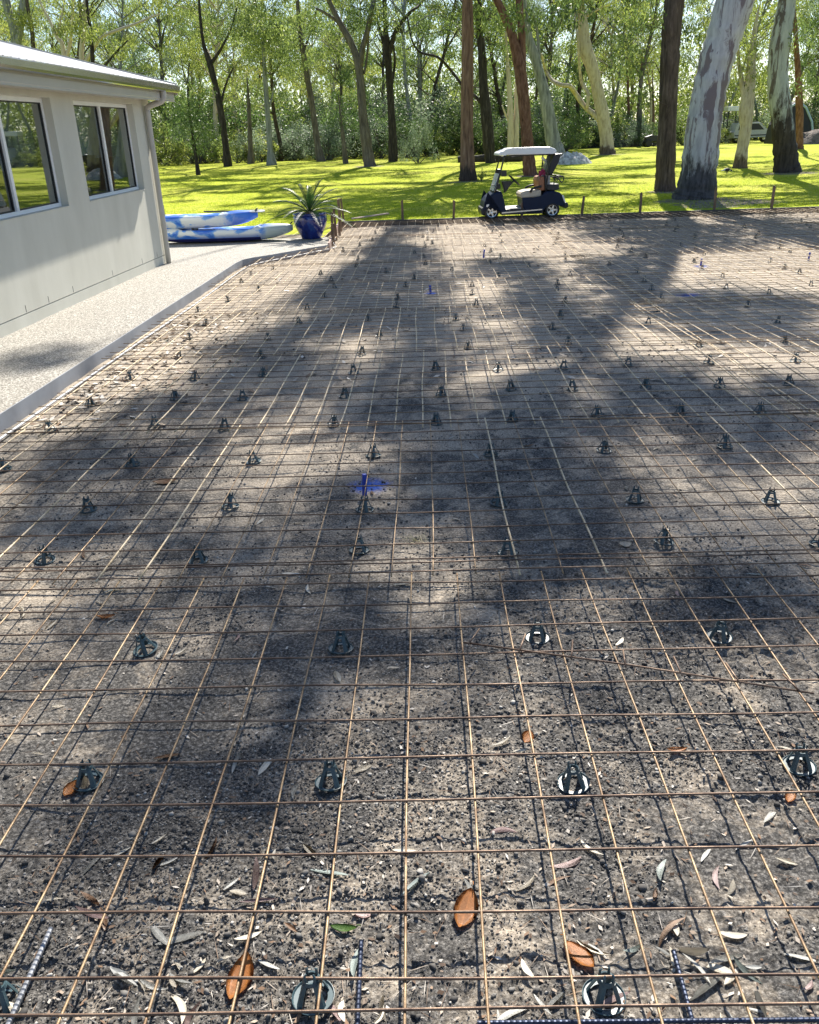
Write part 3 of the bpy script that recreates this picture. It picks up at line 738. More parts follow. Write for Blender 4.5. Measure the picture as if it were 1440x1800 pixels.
def kayak(loc, rz, mat, label, L=3.25, W=0.78, Hh=0.37, flip=False):
    t = empty("kayak", loc, rz, label=label, cat="kayak", group="stacked kayaks beside the house")
    bm = bmesh.new(); rings = []; N = 26
    for i in range(N + 1):
        s = -1 + 2 * i / N; a = abs(s)
        w = W / 2 * max(0.02, (1 - a ** 2.6)) ** 0.8
        keel = 0.19 * a ** 4.5 + 0.005; gun = 0.235 + 0.07 * a ** 3; deck = gun + 0.075 * (1 - a ** 4) + 0.05 * a ** 2 * (1 - a ** 6)
        if a < 0.45: deckc = gun - 0.02
        elif a < 0.6: deckc = gun - 0.02 + (deck - gun + 0.02) * (a - 0.45) / 0.15
        else: deckc = deck
        x_ = s * L / 2
        prof = [(0, keel), (0.55 * w, keel + 0.012), (0.86 * w, keel + 0.075 * (1 - a * 0.6)), (0.99 * w, gun - 0.05), (1.0 * w, gun), (0.9 * w, gun + 0.045 * (1 - a ** 4)), (0.62 * w, min(deck, deckc + 0.05)), (0.3 * w, deckc), (0, deckc + 0.008)]
        full = prof + [(-p_[0], p_[1]) for p_ in prof[-2:0:-1]]
        rings.append([bm.verts.new((x_, y_, z_)) for y_, z_ in full])
    n = len(rings[0])
    for a, b in zip(rings, rings[1:]):
        for k in range(n): bm.faces.new((a[k], a[(k + 1) % n], b[(k + 1) % n], b[k]))
    bm.faces.new(rings[0]); bm.faces.new(rings[-1][::-1])
    obj("hull", bm, mat, t, True)
    for s in (-1, 1):
        bm = bmesh.new(); tube(bm, [(s * L * 0.485, -0.04, 0.33), (s * (L * 0.485 + 0.045), -0.03, 0.37), (s * (L * 0.485 + 0.045), 0.03, 0.37), (s * L * 0.485, 0.04, 0.33)], 0.013, 8); obj("carry_handle", bm, BLACK, t)
    bm = bmesh.new(); box(bm, -0.52, -0.14, -0.2, 0.2, 0.225, 0.25, 0.01); vs = box(bm, -0.56, -0.50, -0.2, 0.2, 0.25, 0.50, 0.015); obj("seat", bm, BLACK, t)
    bm = bmesh.new(); lathe(bm, [(0.11, 0), (0.115, 0.012), (0.09, 0.03), (0.02, 0.035)], 20, (0.98, 0, 0.295)); obj("hatch_cover", bm, BLACK, t)
    return t
kayak((-4.52, 19.22, 0.132), 0.0, kayak_mat("kayak plastic lower", True), "lower blue and white kayak with navy bottom and pale tip on the path")
kayak((-5.22, 19.25, 0.425), 0.015, kayak_mat("kayak plastic upper", False), "upper white and blue mottled kayak stacked on the other one", L=3.15)
pd = empty("paddle", (-3.62, 19.2, 0.93), 0.0, label="kayak paddle with grey blade lying on the upper kayak", cat="paddle"); pd.rotation_euler = (0.2, 0.03, 0.05); pd.location = (-4.45, 19.2, 0.765)
bm = bmesh.new(); tube(bm, [(-0.35, 0, 0.0), (0.55, 0, 0.0)], 0.014, 10); obj("shaft", bm, BLACK, pd)
bm = bmesh.new()
prof = [(0.5, 0.02), (0.6, 0.055), (0.75, 0.085), (0.9, 0.085), (0.97, 0.05)]
top = [bm.verts.new((x_, w_, 0.006 + 0.02 * (x_ - 0.5))) for x_, w_ in prof] + [bm.verts.new((x_, -w_, 0.006 + 0.02 * (x_ - 0.5))) for x_, w_ in prof[::-1]]
f = bm.faces.new(top); r_ = bmesh.ops.extrude_face_region(bm, geom=[f]); bmesh.ops.translate(bm, verts=[q for q in r_['geom'] if isinstance(q, bmesh.types.BMVert)], vec=(0, 0, -0.014))
obj("blade", bm, plain("grey blade", (0.4, 0.42, 0.42), 0.4), pd)

# ------------------------------------------------------------------ pot and cycad
m = NT("cobalt glaze"); v = m.coord('Object', (1, 1, 0.25)); f = m.noise(v, 9, 5, 0.6)
m.col(m.ramp(f, [(0.3, (0.006, 0.010, 0.075)), (0.55, (0.012, 0.028, 0.21)), (0.75, (0.03, 0.09, 0.30))])); m.set(Roughness=0.12, Coat_Weight=0.6, Coat_Roughness=0.05); m.bump(m.noise(v, 14, 3), 0.15, 0.01)
pot = empty("plant_pot", (-2.52, 19.35, 0.13), label="large glossy cobalt blue glazed pot at the end of the path", cat="plant pot")
bm = bmesh.new(); lathe(bm, [(0.0, 0), (0.20, 0), (0.215, 0.02), (0.255, 0.1), (0.33, 0.25), (0.375, 0.39), (0.365, 0.47), (0.345, 0.50), (0.325, 0.50), (0.31, 0.46), (0.3, 0.40), (0, 0.40)], 40)
obj("body", bm, m.m, pot, True)
bm = bmesh.new(); lathe(bm, [(0.335, 0.485), (0.372, 0.49), (0.378, 0.515), (0.37, 0.535), (0.33, 0.535), (0.325, 0.49)], 40, close=True); obj("rim", bm, m.m, pot, True)
bm = bmesh.new(); lathe(bm, [(0.0, 0.44), (0.2, 0.435), (0.318, 0.42)], 24); obj("potting_soil", bm, SOIL, pot)
CYC = leafy("cycad leaf", [(0.0, (0.012, 0.035, 0.012)), (0.5, (0.03, 0.075, 0.02)), (1.0, (0.09, 0.15, 0.035))], 0.2, 0.42)
cyc = empty("cycad", (-2.52, 19.35, 0.56), label="dark green cycad with stiff arching fronds in the blue pot", cat="cycad")
bm = bmesh.new(); lathe(bm, [(0.0, -0.02), (0.09, -0.02), (0.11, 0.06), (0.08, 0.13), (0, 0.15)], 14)
for q in bm.verts: q.co += Vector((random.uniform(-1, 1), random.uniform(-1, 1), random.uniform(-1, 1))) * 0.012
obj("trunk", bm, TIMBER, cyc)
def frond(L, rise, droop):
    bm = bmesh.new(); pts = []
    for i in range(13):
        t = i / 12; pts.append(Vector((L * t * (math.cos(rise) + 0.12 * t), 0, L * (math.sin(rise) * t - droop * t * t))))
    tube(bm, pts, [0.009 * (1 - 0.7 * i / 12) for i in range(13)], 5)
    for i in range(34):
        t = 0.16 + 0.83 * i / 33; k = min(int(t * 12), 11); p_ = pts[k].lerp(pts[k + 1], t * 12 - k); d_ = (pts[k + 1] - pts[k]).normalized()
        ll = 0.125 * math.sin(math.pi * (0.12 + 0.8 * t)) ** 0.7 + 0.01
        for s in (-1, 1):
            a = (d_ * 0.62 + Vector((0, s * 0.72, 0)) + Vector((0, 0, 0.30 - 0.1 * random.random()))).normalized(); w = d_ * 0.0056
            q = p_ + a * ll + Vector((0, 0, -0.012))
            vs = [bm.verts.new(p_ - w), bm.verts.new(p_ + a * ll * 0.5 - w), bm.verts.new(q), bm.verts.new(p_ + a * ll * 0.5 + w), bm.verts.new(p_ + w)]
            bm.faces.new(vs)
    return bm
for i in range(30):
    tier = i / 30
    rise = math.radians(76 - 70 * tier + random.uniform(-6, 6)); L = random.uniform(0.85, 1.05)
    o = obj("frond", frond(L, rise, 0.30 + 0.22 * tier), CYC, cyc, loc=(0, 0, 0.10)); o.rotation_euler.z = i * 2.39996 + random.uniform(-0.2, 0.2)

# ------------------------------------------------------------------ golf cart
K = 1 / 485.0; KZ = 1 / 525.0
def P(u, v): return ((u - 690) * K, (1052 - v) * KZ)
NAVYP = plain("dark navy paint", (0.008, 0.016, 0.042), 0.45, var=0.1, spec=0.2)
DARK = plain("black plastic", (0.015, 0.015, 0.017), 0.4, var=0.2)
ROOFW = plain("white plastic roof", (0.74, 0.75, 0.74), 0.35, var=0.03)
BEIGE = plain("beige vinyl", (0.50, 0.43, 0.33), 0.5, var=0.08)
TAN = plain("tan vinyl", (0.30, 0.12, 0.055), 0.5, var=0.1)
CHROME = plain("bright alloy", (0.62, 0.63, 0.65), 0.25, 0.9, 0.05)
CLEAR = plain("milky screen", (0.7, 0.72, 0.72), 0.15, var=0.02)
LENS = plain("lamp lens", (0.8, 0.8, 0.78), 0.1)
RED = plain("red lens", (0.5, 0.02, 0.02), 0.15)
PINK = plain("pink cloth", (0.62, 0.10, 0.22), 0.85, var=0.25)
cart = empty("golf_cart", (2.535, 23.83, 0.098), math.radians(1.5), label="dark navy golf cart with white roof parked on the lawn behind the board", cat="golf cart")
def pr_(name, pts, y0, y1, mat, parent=cart, bev=0.0):
    bm = bmesh.new(); prism(bm, [P(*q) for q in pts], y0, y1, bev); return obj(name, bm, mat, parent)
def arch(cu, cv, r, a0, a1, n=10): return [(cu + r * math.cos(math.radians(a0 + (a1 - a0) * i / n)), cv - r * math.sin(math.radians(a0 + (a1 - a0) * i / n))) for i in range(n + 1)]
W0, W1 = -0.56, 0.56
pr_("front_cowl", [(205, 860), (215, 820), (250, 770), (320, 715), (365, 700), (425, 700), (445, 745), (440, 800), (455, 880), (490, 955), (440, 985)] + arch(305, 975, 118, -5, 172), W0, W1, NAVYP, bev=0.035)
rear = pr_("rear_body", [(690, 800), (705, 788), (935, 785), (955, 735), (990, 712), (1100, 712), (1165, 735), (1205, 775), (1235, 850), (1240, 905), (1190, 915)] + arch(1075, 975, 124, 30, 178) + [(900, 985), (740, 985), (700, 900)], W0, W1, NAVYP, bev=0.035)
pr_("floor_pan", [(430, 950), (480, 928), (720, 928), (720, 965), (960, 965), (960, 1000), (430, 1000)], W0 + 0.04, W1 - 0.04, DARK, bev=0.01)
pr_("floor_mat", [(470, 926), (712, 926), (712, 912), (500, 918)], W0 + 0.07, W1 - 0.07, plain("grey floor mat", (0.42, 0.42, 0.40), 0.6))
for s in (W0 - 0.004, W1 - 0.016): pr_("side_trim", [(430, 962), (945, 935), (945, 950), (430, 980)], s, s + 0.02, CHROME)
pr_("seat", [(672, 742), (690, 718), (760, 700), (930, 690), (935, 782), (690, 790), (674, 775)], -0.5, 0.5, BEIGE, bev=0.03)
pr_("seat_base", [(684, 790), (935, 783), (935, 800), (690, 812)], -0.53, 0.53, DARK, bev=0.01)
pr_("backrest", [(893, 575), (905, 535), (935, 520), (965, 530), (975, 700), (918, 705), (898, 640)], -0.5, 0.5, TAN, bev=0.03)
pr_("backrest_shell", [(966, 525), (990, 520), (995, 705), (976, 705)], -0.51, 0.51, DARK, bev=0.01)
roof = pr_("roof", [(382, 238), (384, 215), (410, 195), (475, 187), (510, 158), (560, 152), (1010, 155), (1075, 178), (1098, 205), (1095, 240), (1050, 243), (500, 240), (470, 228), (430, 228), (405, 245)], -0.62, 0.62, ROOFW, bev=0.03)
pr_("roof_rail", [(520, 243), (1040, 246), (1040, 258), (520, 256)], -0.5, 0.5, DARK)
def ct(name, pts, r, mat, ys, parent=cart, n=8):
    for y_ in ys:
        bm = bmesh.new(); q_ = smooth_path([(P(*p_[:2])[0], y_ + (p_[2] if len(p_) > 2 else 0), P(*p_[:2])[1], r) for p_ in pts], 3); tube(bm, [k_[:3] for k_ in q_], r, n); obj(name, bm, mat, parent, True)
ct("front_strut", [(462, 240), (440, 330), (395, 520), (345, 710)], 0.018, DARK, (-0.52, 0.52))
ct("rear_strut", [(1015, 240), (1010, 400), (1000, 560), (985, 715)], 0.018, DARK, (-0.52, 0.52))
pr_("windscreen", [(392, 470), (404, 480), (352, 695), (328, 690)], -0.5, 0.5, CLEAR, bev=0.004)
ct("screen_frame", [(455, 245), (398, 470), (330, 695)], 0.009, DARK, (-0.5, 0.5))
for y_ in (-0.6, 0.56):
    bm = bmesh.new(); x_, z_ = P(450, 465); box(bm, x_ - 0.07, x_ + 0.07, y_ - 0.02, y_ + 0.02, z_ - 0.075, z_ + 0.075, 0.015); obj("mirror", bm, DARK, cart)
pr_("dashboard", [(340, 620), (415, 600), (420, 660), (365, 668)], -0.46, 0.46, DARK, bev=0.01)
pr_("column_cover", [(440, 572), (558, 570), (545, 620), (492, 705), (478, 700)], -0.42, -0.12, DARK, bev=0.012)
ct("steering_column", [(598, 560), (540, 630), (470, 715)], 0.02, DARK, (-0.27,))
bm = bmesh.new(); c_ = Vector((P(598, 560)[0], -0.27, P(598, 560)[1])); ax = Vector((P(650, 612)[0] - P(545, 508)[0], 0, P(650, 612)[1] - P(545, 508)[1])).normalized()
tube(bm, [c_ + (ax * math.cos(k * math.pi / 12) + Vector((0, 1, 0)) * math.sin(k * math.pi / 12)) * 0.18 for k in range(25)], 0.016, 8, cap=False)
for k in (0, 8, 16): tube(bm, [c_, c_ + (ax * math.cos(k * math.pi / 12) + Vector((0, 1, 0)) * math.sin(k * math.pi / 12)) * 0.18], 0.012, 6)
obj("steering_wheel", bm, DARK, cart, True)
ct("armrest", [(795, 720), (800, 690), (830, 668), (880, 655), (930, 648)], 0.028, DARK, (-0.52, 0.52))
pr_("front_bumper", [(168, 940), (175, 905), (215, 890), (235, 905), (205, 960), (205, 1000), (175, 985)], -0.5, 0.5, DARK, bev=0.02)
pr_("rear_bumper", [(1185, 915), (1200, 870), (1250, 862), (1282, 880), (1280, 925), (1250, 945)], -0.5, 0.5, DARK, bev=0.02)
for y_ in (-0.565, 0.385):
    pr_("headlight", [(232, 885), (238, 855), (272, 850), (268, 872), (250, 890)], y_, y_ + 0.18, LENS, bev=0.008)
    pr_("tail_light", [(1190, 775), (1208, 770), (1238, 850), (1222, 858)], y_, y_ + 0.18, LENS, bev=0.006)
pr_("bag_well", [(1000, 700), (1000, 640), (1155, 625), (1162, 690), (1100, 712)], -0.45, 0.45, DARK, bev=0.015)
ct("basket_rail", [(1095, 640), (1100, 540), (1130, 520), (1205, 532), (1218, 555), (1195, 610), (1150, 560), (1100, 545)], 0.014, DARK, (-0.4, 0.4))
bm = bmesh.new()
for y_ in np.linspace(-0.4, 0.4, 7): tube(bm, [(P(1095, 545)[0], y_, P(1095, 545)[1]), (P(1205, 540)[0], y_, P(1205, 540)[1])], 0.008, 6)
obj("basket", bm, DARK, cart)
pr_("rain_cover", [(1072, 245), (1178, 240), (1172, 262), (1125, 330), (1062, 515), (1020, 512), (1000, 470), (1050, 330)], -0.5, 0.5, plain("black vinyl cover", (0.012, 0.012, 0.014), 0.45, bump=0.3), bev=0.04)
def wheel(cu, cv, y_, out, R_=100 * KZ):
    t = bmesh.new(); c = (P(cu, cv)[0], R_ - 0.004); h = 0.085
    lathe(t, [(R_ * 0.68, -h), (R_ * 0.93, -h), (R_, -h * 0.6), (R_, h * 0.6), (R_ * 0.93, h), (R_ * 0.68, h), (R_ * 0.64, 0)], 32, close=True)
    for k in range(32):
        pass
    o = obj("wheel", t, BLACK, cart, True, loc=(c[0], y_, c[1])); o.rotation_euler = (math.pi / 2, 0, 0)
    t = bmesh.new(); lathe(t, [(R_ * 0.66, -h * 0.8), (R_ * 0.70, h), (R_ * 0.62, h * 0.95), (R_ * 0.60, -h * 0.6)], 32, close=True)
    lathe(t, [(0.0, h * 0.5), (R_ * 0.15, h * 0.55), (R_ * 0.17, h * 0.2), (0, h * 0.2)], 16)
    for k in range(5):
        w = k * 2 * math.pi / 5; u = Vector((math.cos(w), math.sin(w), 0)); s_ = Vector((-u.y, u.x, 0))
        a = [u * R_ * 0.1 - s_ * 0.028, u * R_ * 0.1 + s_ * 0.028, u * R_ * 0.63 + s_ * 0.018, u * R_ * 0.63 - s_ * 0.018]
        for z0 in (h * 0.25,):
            lo = [t.verts.new(q + Vector((0, 0, z0))) for q in a]; hi = [t.verts.new(q + Vector((0, 0, z0 + 0.02))) for q in a]
            t.faces.new(hi); t.faces.new(lo[::-1])
            for i in range(4): t.faces.new((lo[i], lo[(i + 1) % 4], hi[(i + 1) % 4], hi[i]))
    r_ = obj("rim", t, CHROME, o, False)
    t = bmesh.new(); lathe(t, [(0.0, -0.02), (R_ * 0.62, -0.02), (R_ * 0.62, -0.03), (0, -0.03)], 24); obj("brake_drum", t, BLACK, o)
    if out > 0: o.rotation_euler = (-math.pi / 2, 0, 0)
    return o
for cu in (305, 1075):
    wheel(cu, 946, -0.47, -1); wheel(cu, 946, 0.47, 1)
# things in the cart
tw = bmesh.new(); L = []
for i in range(9):
    t_ = i / 8; L.append([tw.verts.new((P(905 + 85 * k / 6, 0)[0], -0.3 - 0.03 * math.sin(k * 1.7 + i) , P(0, 440 + 75 * t_ + 12 * math.sin(k * 1.3))[1])) for k in range(7)])
for a, b in zip(L, L[1:]):
    for k in range(6): tw.faces.new((a[k], a[k + 1], b[k + 1], b[k]))
r_ = bmesh.ops.solidify(tw, geom=tw.faces[:], thickness=0.02)
o = obj("towel", tw, PINK, smooth=True, loc=cart.location); o.rotation_euler = cart.rotation_euler
tag(o, "pink towel hanging behind the golf cart seat", "towel")
gb = empty("golf_bag", cart.location, cart.rotation_euler.z, label="pale golf bag strapped behind the cart seat", cat="golf bag")
BAG = plain("pale bag cloth", (0.5, 0.44, 0.42), 0.7, var=0.3, scale=12)
bm = bmesh.new(); tube(bm, [(P(1030, 690)[0], 0.05, P(1030, 690)[1]), (P(1025, 480)[0], 0.05, P(1025, 480)[1])], [0.11, 0.12], 14); obj("body", bm, BAG, gb)
bm = bmesh.new()
for k in range(6): tube(bm, [(P(1022, 480)[0] + 0.02 * (k - 2.5), 0.02 + 0.02 * k, P(0, 480)[1]), (P(1010, 340)[0] + 0.03 * (k - 2.5), 0.0 + 0.03 * k, P(0, 300 + 12 * k)[1])], 0.006, 6)
for k in range(6):
    c_ = Vector((P(1010, 340)[0] + 0.03 * (k - 2.5), 0.03 * k, P(0, 300 + 12 * k)[1])); box(bm, c_.x - 0.035, c_.x + 0.035, c_.y - 0.015, c_.y + 0.015, c_.z - 0.02, c_.z + 0.03, 0.008)
obj("club", bm, CHROME, gb)
# ------------------------------------------------------------------ far vehicles and clutter
def car_profile(t, mat):
    bm = bmesh.new(); prism(bm, [(-2.2, 0.45), (-2.22, 1.0), (-2.1, 1.08), (-1.95, 1.75), (-1.8, 1.84), (0.1, 1.84), (0.3, 1.78), (0.95, 1.16), (2.05, 1.04), (2.2, 0.9), (2.2, 0.45)], -0.86, 0.86, 0.06); obj("body", bm, mat, t)
    bm = bmesh.new()
    for s in (-0.868, 0.856):
        prism(bm, [(-1.85, 1.15), (-1.72, 1.68), (-0.95, 1.70), (-0.95, 1.15)], s, s + 0.012); prism(bm, [(-0.85, 1.15), (-0.85, 1.70), (0.12, 1.70), (0.72, 1.15)], s, s + 0.012)
    obj("side_window", bm, DARK, t)
    bm = bmesh.new(); vs = [bm.verts.new(q) for q in ((0.33, -0.75, 1.74), (0.33, 0.75, 1.74), (0.93, 0.8, 1.19), (0.93, -0.8, 1.19))]; bm.faces.new(vs); bmesh.ops.translate(bm, verts=bm.verts[:], vec=(0.03, 0, 0.02)); obj("windscreen", bm, DARK, t)
    for x_ in (-1.38, 1.4):
        for y_ in (-0.78, 0.78):
            bm = bmesh.new(); lathe(bm, [(0, -0.12), (0.34, -0.12), (0.39, -0.08), (0.39, 0.08), (0.34, 0.12), (0, 0.12)], 20); o = obj("wheel", bm, BLACK, t, loc=(x_, y_, 0.39)); o.rotation_euler.x = math.pi / 2
            bm = bmesh.new(); lathe(bm, [(0.0, -0.135), (0.16, -0.13), (0.2, -0.1), (0.2, 0.1), (0.16, 0.13), (0, 0.135)], 16); obj("rim", bm, CHROME, o)
    bm = bmesh.new(); tube(bm, [(2.32, -0.8, 0.55), (2.35, -0.75, 1.0), (2.35, 0.75, 1.0), (2.32, 0.8, 0.55)], 0.05, 8); obj("bull_bar", bm, DARK, t)
    bm = bmesh.new(); box(bm, -1.9, 0.0, -0.7, 0.7, 1.9, 1.95, 0.01); obj("roof_rack", bm, DARK, t)
    bm = bmesh.new(); box(bm, -2.15, 2.15, -0.87, -0.862, 0.62, 0.72); obj("side_stripe", bm, DARK, t)
g = on_lawn(1322, 250.5)
t = empty("parked_car", g, 0.04, label="white four wheel drive parked beyond the lawn between two trunks", cat="car"); t.scale = (0.9, 0.9, 0.9); car_profile(t, plain("dusty white paint", (0.5, 0.5, 0.5), 0.35))
g = on_lawn(1274, 251)
t = empty("trailer", g, 0.0, label="dark trailer parked behind the white four wheel drive", cat="trailer")
bm = bmesh.new(); box(bm, -1.0, 1.0, -0.8, 0.8, 0.5, 0.95, 0.03); obj("tray", bm, DARK, t)
bm = bmesh.new(); tube(bm, [(-0.9, -0.7, 0.9), (-0.9, -0.7, 1.9), (0.9, -0.7, 1.9), (0.9, -0.7, 0.9)], 0.03, 6); tube(bm, [(-0.9, 0.7, 0.9), (-0.9, 0.7, 1.9), (0.9, 0.7, 1.9), (0.9, 0.7, 0.9)], 0.03, 6); obj("frame", bm, DARK, t)
for y_ in (-0.85, 0.85):
    bm = bmesh.new(); lathe(bm, [(0, -0.1), (0.33, -0.1), (0.33, 0.1), (0, 0.1)], 18); o = obj("wheel", bm, BLACK, t, loc=(0, y_, 0.33)); o.rotation_euler.x = math.pi / 2
g = on_lawn(1150, 258)
t = empty("quad_bike", g, 0.0, label="small dark quad bike half hidden left of the dark brown trunk", cat="quad bike")
bm = bmesh.new(); prism(bm, [(-0.8, 0.4), (-0.85, 0.8), (-0.3, 0.95), (0.1, 0.8), (0.4, 1.0), (0.85, 0.75), (0.8, 0.4)], -0.3, 0.3, 0.05); obj("body", bm, DARK, t)
bm = bmesh.new(); tube(bm, [(0.35, -0.4, 1.2), (0.42, 0, 1.12), (0.35, 0.4, 1.2)], 0.025, 8); tube(bm, [(0.42, 0, 1.12), (0.5, 0, 0.8)], 0.03, 8); obj("handlebar", bm, DARK, t)
for x_ in (-0.6, 0.62):
    for y_ in (-0.45, 0.45):
        bm = bmesh.new(); lathe(bm, [(0, -0.12), (0.24, -0.12), (0.3, -0.06), (0.3, 0.06), (0.24, 0.12), (0, 0.12)], 16); o = obj("wheel", bm, BLACK, t, loc=(x_, y_, 0.3)); o.rotation_euler.x = math.pi / 2
g = on_lawn(1408, 251)
t = empty("tent", g, 0.0, label="dark curved tent with a pale blue edge right of the black-based trunk", cat="tent")
bm = bmesh.new(); A = [(-2.0, 0), (-1.8, 1.4), (-1.3, 2.6), (-0.6, 3.0), (0.0, 2.5), (0.6, 1.5), (0.95, 0)]; prism(bm, A, 0.0, 2.6, 0.05); obj("canopy", bm, plain("dark tent cloth", (0.02, 0.022, 0.03), 0.7), t)
bm = bmesh.new(); tube(bm, [(x_ + 0.03, -0.02, z_) for x_, z_ in A], 0.09, 8); obj("edge_trim", bm, plain("pale blue trim", (0.35, 0.48, 0.58), 0.5), t)
g = on_lawn(1330, 252)
t = empty("water_tank_stand", (g.x - 0.3, g.y + 6, zl(g.y + 6)), 0.0, label="raised pale tank on a thin stand behind the white car", cat="tank stand")
bm = bmesh.new()
for x_ in (-0.5, 0.5):
    for y_ in (-0.5, 0.5): tube(bm, [(x_ * 1.1, y_ * 1.1, 0), (x_, y_, 2.6)], 0.05, 6)
obj("stand", bm, DARK, t)
bm = bmesh.new(); box(bm, -0.6, 0.6, -0.6, 0.6, 2.6, 3.0, 0.05); obj("tank", bm, LENS, t)

EARTH = NT("heaped earth"); v = EARTH.coord(); EARTH.col(EARTH.ramp(EARTH.noise(v, 3, 6, 0.7), [(0.3, (0.06, 0.05, 0.045)), (0.7, (0.26, 0.22, 0.19))])); EARTH.set(Roughness=0.95); EARTH.bump(EARTH.noise(v, 9, 5), 0.8, 0.1); EARTH = EARTH.m
def mound(name, loc, lx, ly, h, label, cat, mat=EARTH, seed=1):
    n = 26; vs = []; 
    for i in range(n + 1):
        for j in range(n + 1):
            u, w = -1 + 2 * i / n, -1 + 2 * j / n; r = min(1, math.sqrt(u * u + w * w))
            nz = vnoise(np.array(u * 4 + seed * 9.1), np.array(w * 4), seed) * 0.5 + vnoise(np.array(u * 11), np.array(w * 11 + seed), seed + 1) * 0.35
            vs.append((u * lx, w * ly, h * max(0, (1 - r * r)) * (0.55 + float(nz)) - 0.06 + (0.0 if r < 1 else -0.1)))
    fs = np.array([[i * (n + 1) + j, (i + 1) * (n + 1) + j, (i + 1) * (n + 1) + j + 1, i * (n + 1) + j + 1] for i in range(n) for j in range(n)])
    return tag(mesh_obj(name, vs, fs, mat, smooth=False, loc=loc), label, cat)
g = on_lawn(1450, 252); mound("earth_mound", g, 3.2, 1.5, 1.1, "heap of earth at the right edge beside the tent", "earth mound", seed=2)
g = on_lawn(1075, 259); mound("earth_bank", g, 4.6, 0.9, 0.75, "low dark bank of earth behind the cream twisted gum", "earth bank", plain("dark bank", (0.06, 0.062, 0.066), 0.9, var=0.4, scale=3), 3)
g = on_lawn(1006, 286); mound("rubble_pile", (g.x, g.y - 0.2, g.z), 1.1, 0.8, 0.55, "pile of pale shed bark at the foot of the leaning grey trunk", "bark pile", plain("pale bark heap", (0.5, 0.5, 0.5), 0.9, var=0.6, scale=6), 4)
def log(x, y, L, r, rz, label):
    g = on_lawn(x, y); bm = bmesh.new(); d = Vector((math.cos(rz), math.sin(rz), 0))
    tube(bm, [d * (L * (i / 8 - 0.5)) + Vector((0, 0, r * 0.8 + random.uniform(-0.02, 0.02))) for i in range(9)], [r * random.uniform(0.85, 1.1) for i in range(9)], 12, jit=0.06)
    tag(obj("log", bm, plain("dark log", (0.05, 0.04, 0.035), 0.9, var=0.4), loc=g), label, "log", "logs lying on the lawn")
log(833, 285, 1.9, 0.22, 0.05, "dark log lying beside the reddish brown straight trunk")
log(892, 284, 2.4, 0.2, -0.03, "dark log lying behind the golf cart roof")
# magpie on the lawn
g = on_lawn(1277, 306)
b = empty("magpie", g, 0.2, label="black and white bird feeding on the lawn right of the big gum", cat="bird")
bm = bmesh.new(); q = smooth_path([(-0.26, 0, 0.13, 0.012), (-0.16, 0, 0.15, 0.03), (-0.05, 0, 0.16, 0.066), (0.06, 0, 0.165, 0.072), (0.13, 0, 0.155, 0.045), (0.17, 0, 0.145, 0.04), (0.21, 0, 0.125, 0.03), (0.26, 0, 0.09, 0.006)], 3)
tube(bm, [k[:3] for k in q], [k[3] for k in q], 12)
for s in (-0.03, 0.03): tube(bm, [(0.03, s, 0.12), (0.02, s, 0.06), (0.03, s, 0.0)], [0.02, 0.008, 0.006], 6)
mm = NT("magpie plumage"); mm.col(mm.ramp(mm.noise(mm.coord(), 7, 2), [(0.5, (0.012, 0.012, 0.014)), (0.56, (0.6, 0.6, 0.58))])); mm.set(Roughness=0.5)
obj("body", bm, mm.m, b, True)

# ------------------------------------------------------------------ fallen leaves
def leaf_mesh(L, W, sick, curl, fold, n=9, teeth=0.0):
    bm = bmesh.new(); rows = []
    for i in range(n + 1):
        t = i / n; w = W / 2 * (math.sin(math.pi * min(1, t * 0.97 + 0.02)) ** 0.8) * (1 + random.uniform(-teeth, teeth))
        x_ = (t - 0.5) * L; y_ = sick * L * (t - 0.5) ** 2 * 2; z_ = curl * L * (2 * t - 1) ** 2
        tw = random.uniform(-0.15, 0.15) * curl * 4
        rows.append([bm.verts.new((x_, y_ - w, z_ + fold * w + tw * w)), bm.verts.new((x_, y_ - w * 0.5, z_ + fold * w * 0.4)), bm.verts.new((x_, y_, z_)), bm.verts.new((x_, y_ + w * 0.5, z_ + fold * w * 0.4)), bm.verts.new((x_, y_ + w, z_ + fold * w - tw * w))])
    for a, b in zip(rows, rows[1:]):
        for k in range(4): bm.faces.new((a[k], a[k + 1], b[k + 1], b[k]))
    bmesh.ops.solidify(bm, geom=bm.faces[:], thickness=0.0006)
    return bm
def leafmat(name, a, b, rough=0.55):
    m = NT(name); v = m.coord(); f = m.noise(v, 40, 5, 0.7)
    sp = m.n('SeparateXYZ'); m.l(v, sp.inputs[0]); rib = m.ramp(m.math('ABSOLUTE', sp.outputs[1]), [(0.0, (1, 1, 1)), (0.0016, (0, 0, 0))])
    c = m.ramp(f, [(0.3, a), (0.7, b)]); c = m.mix(m.math('MULTIPLY', rib, 0.35), c, tuple(x * 1.3 for x in b)); m.col(c); m.set(Roughness=rough)
    tr = m.n('BsdfTranslucent'); mx = m.n('MixShader'); mx.inputs[0].default_value = 0.25; m.l(c, tr.inputs[0]); m.l(m.p.outputs[0], mx.inputs[1]); m.l(tr.outputs[0], mx.inputs[2]); m.l(mx.outputs[0], m.out.inputs[0])
    return m.m
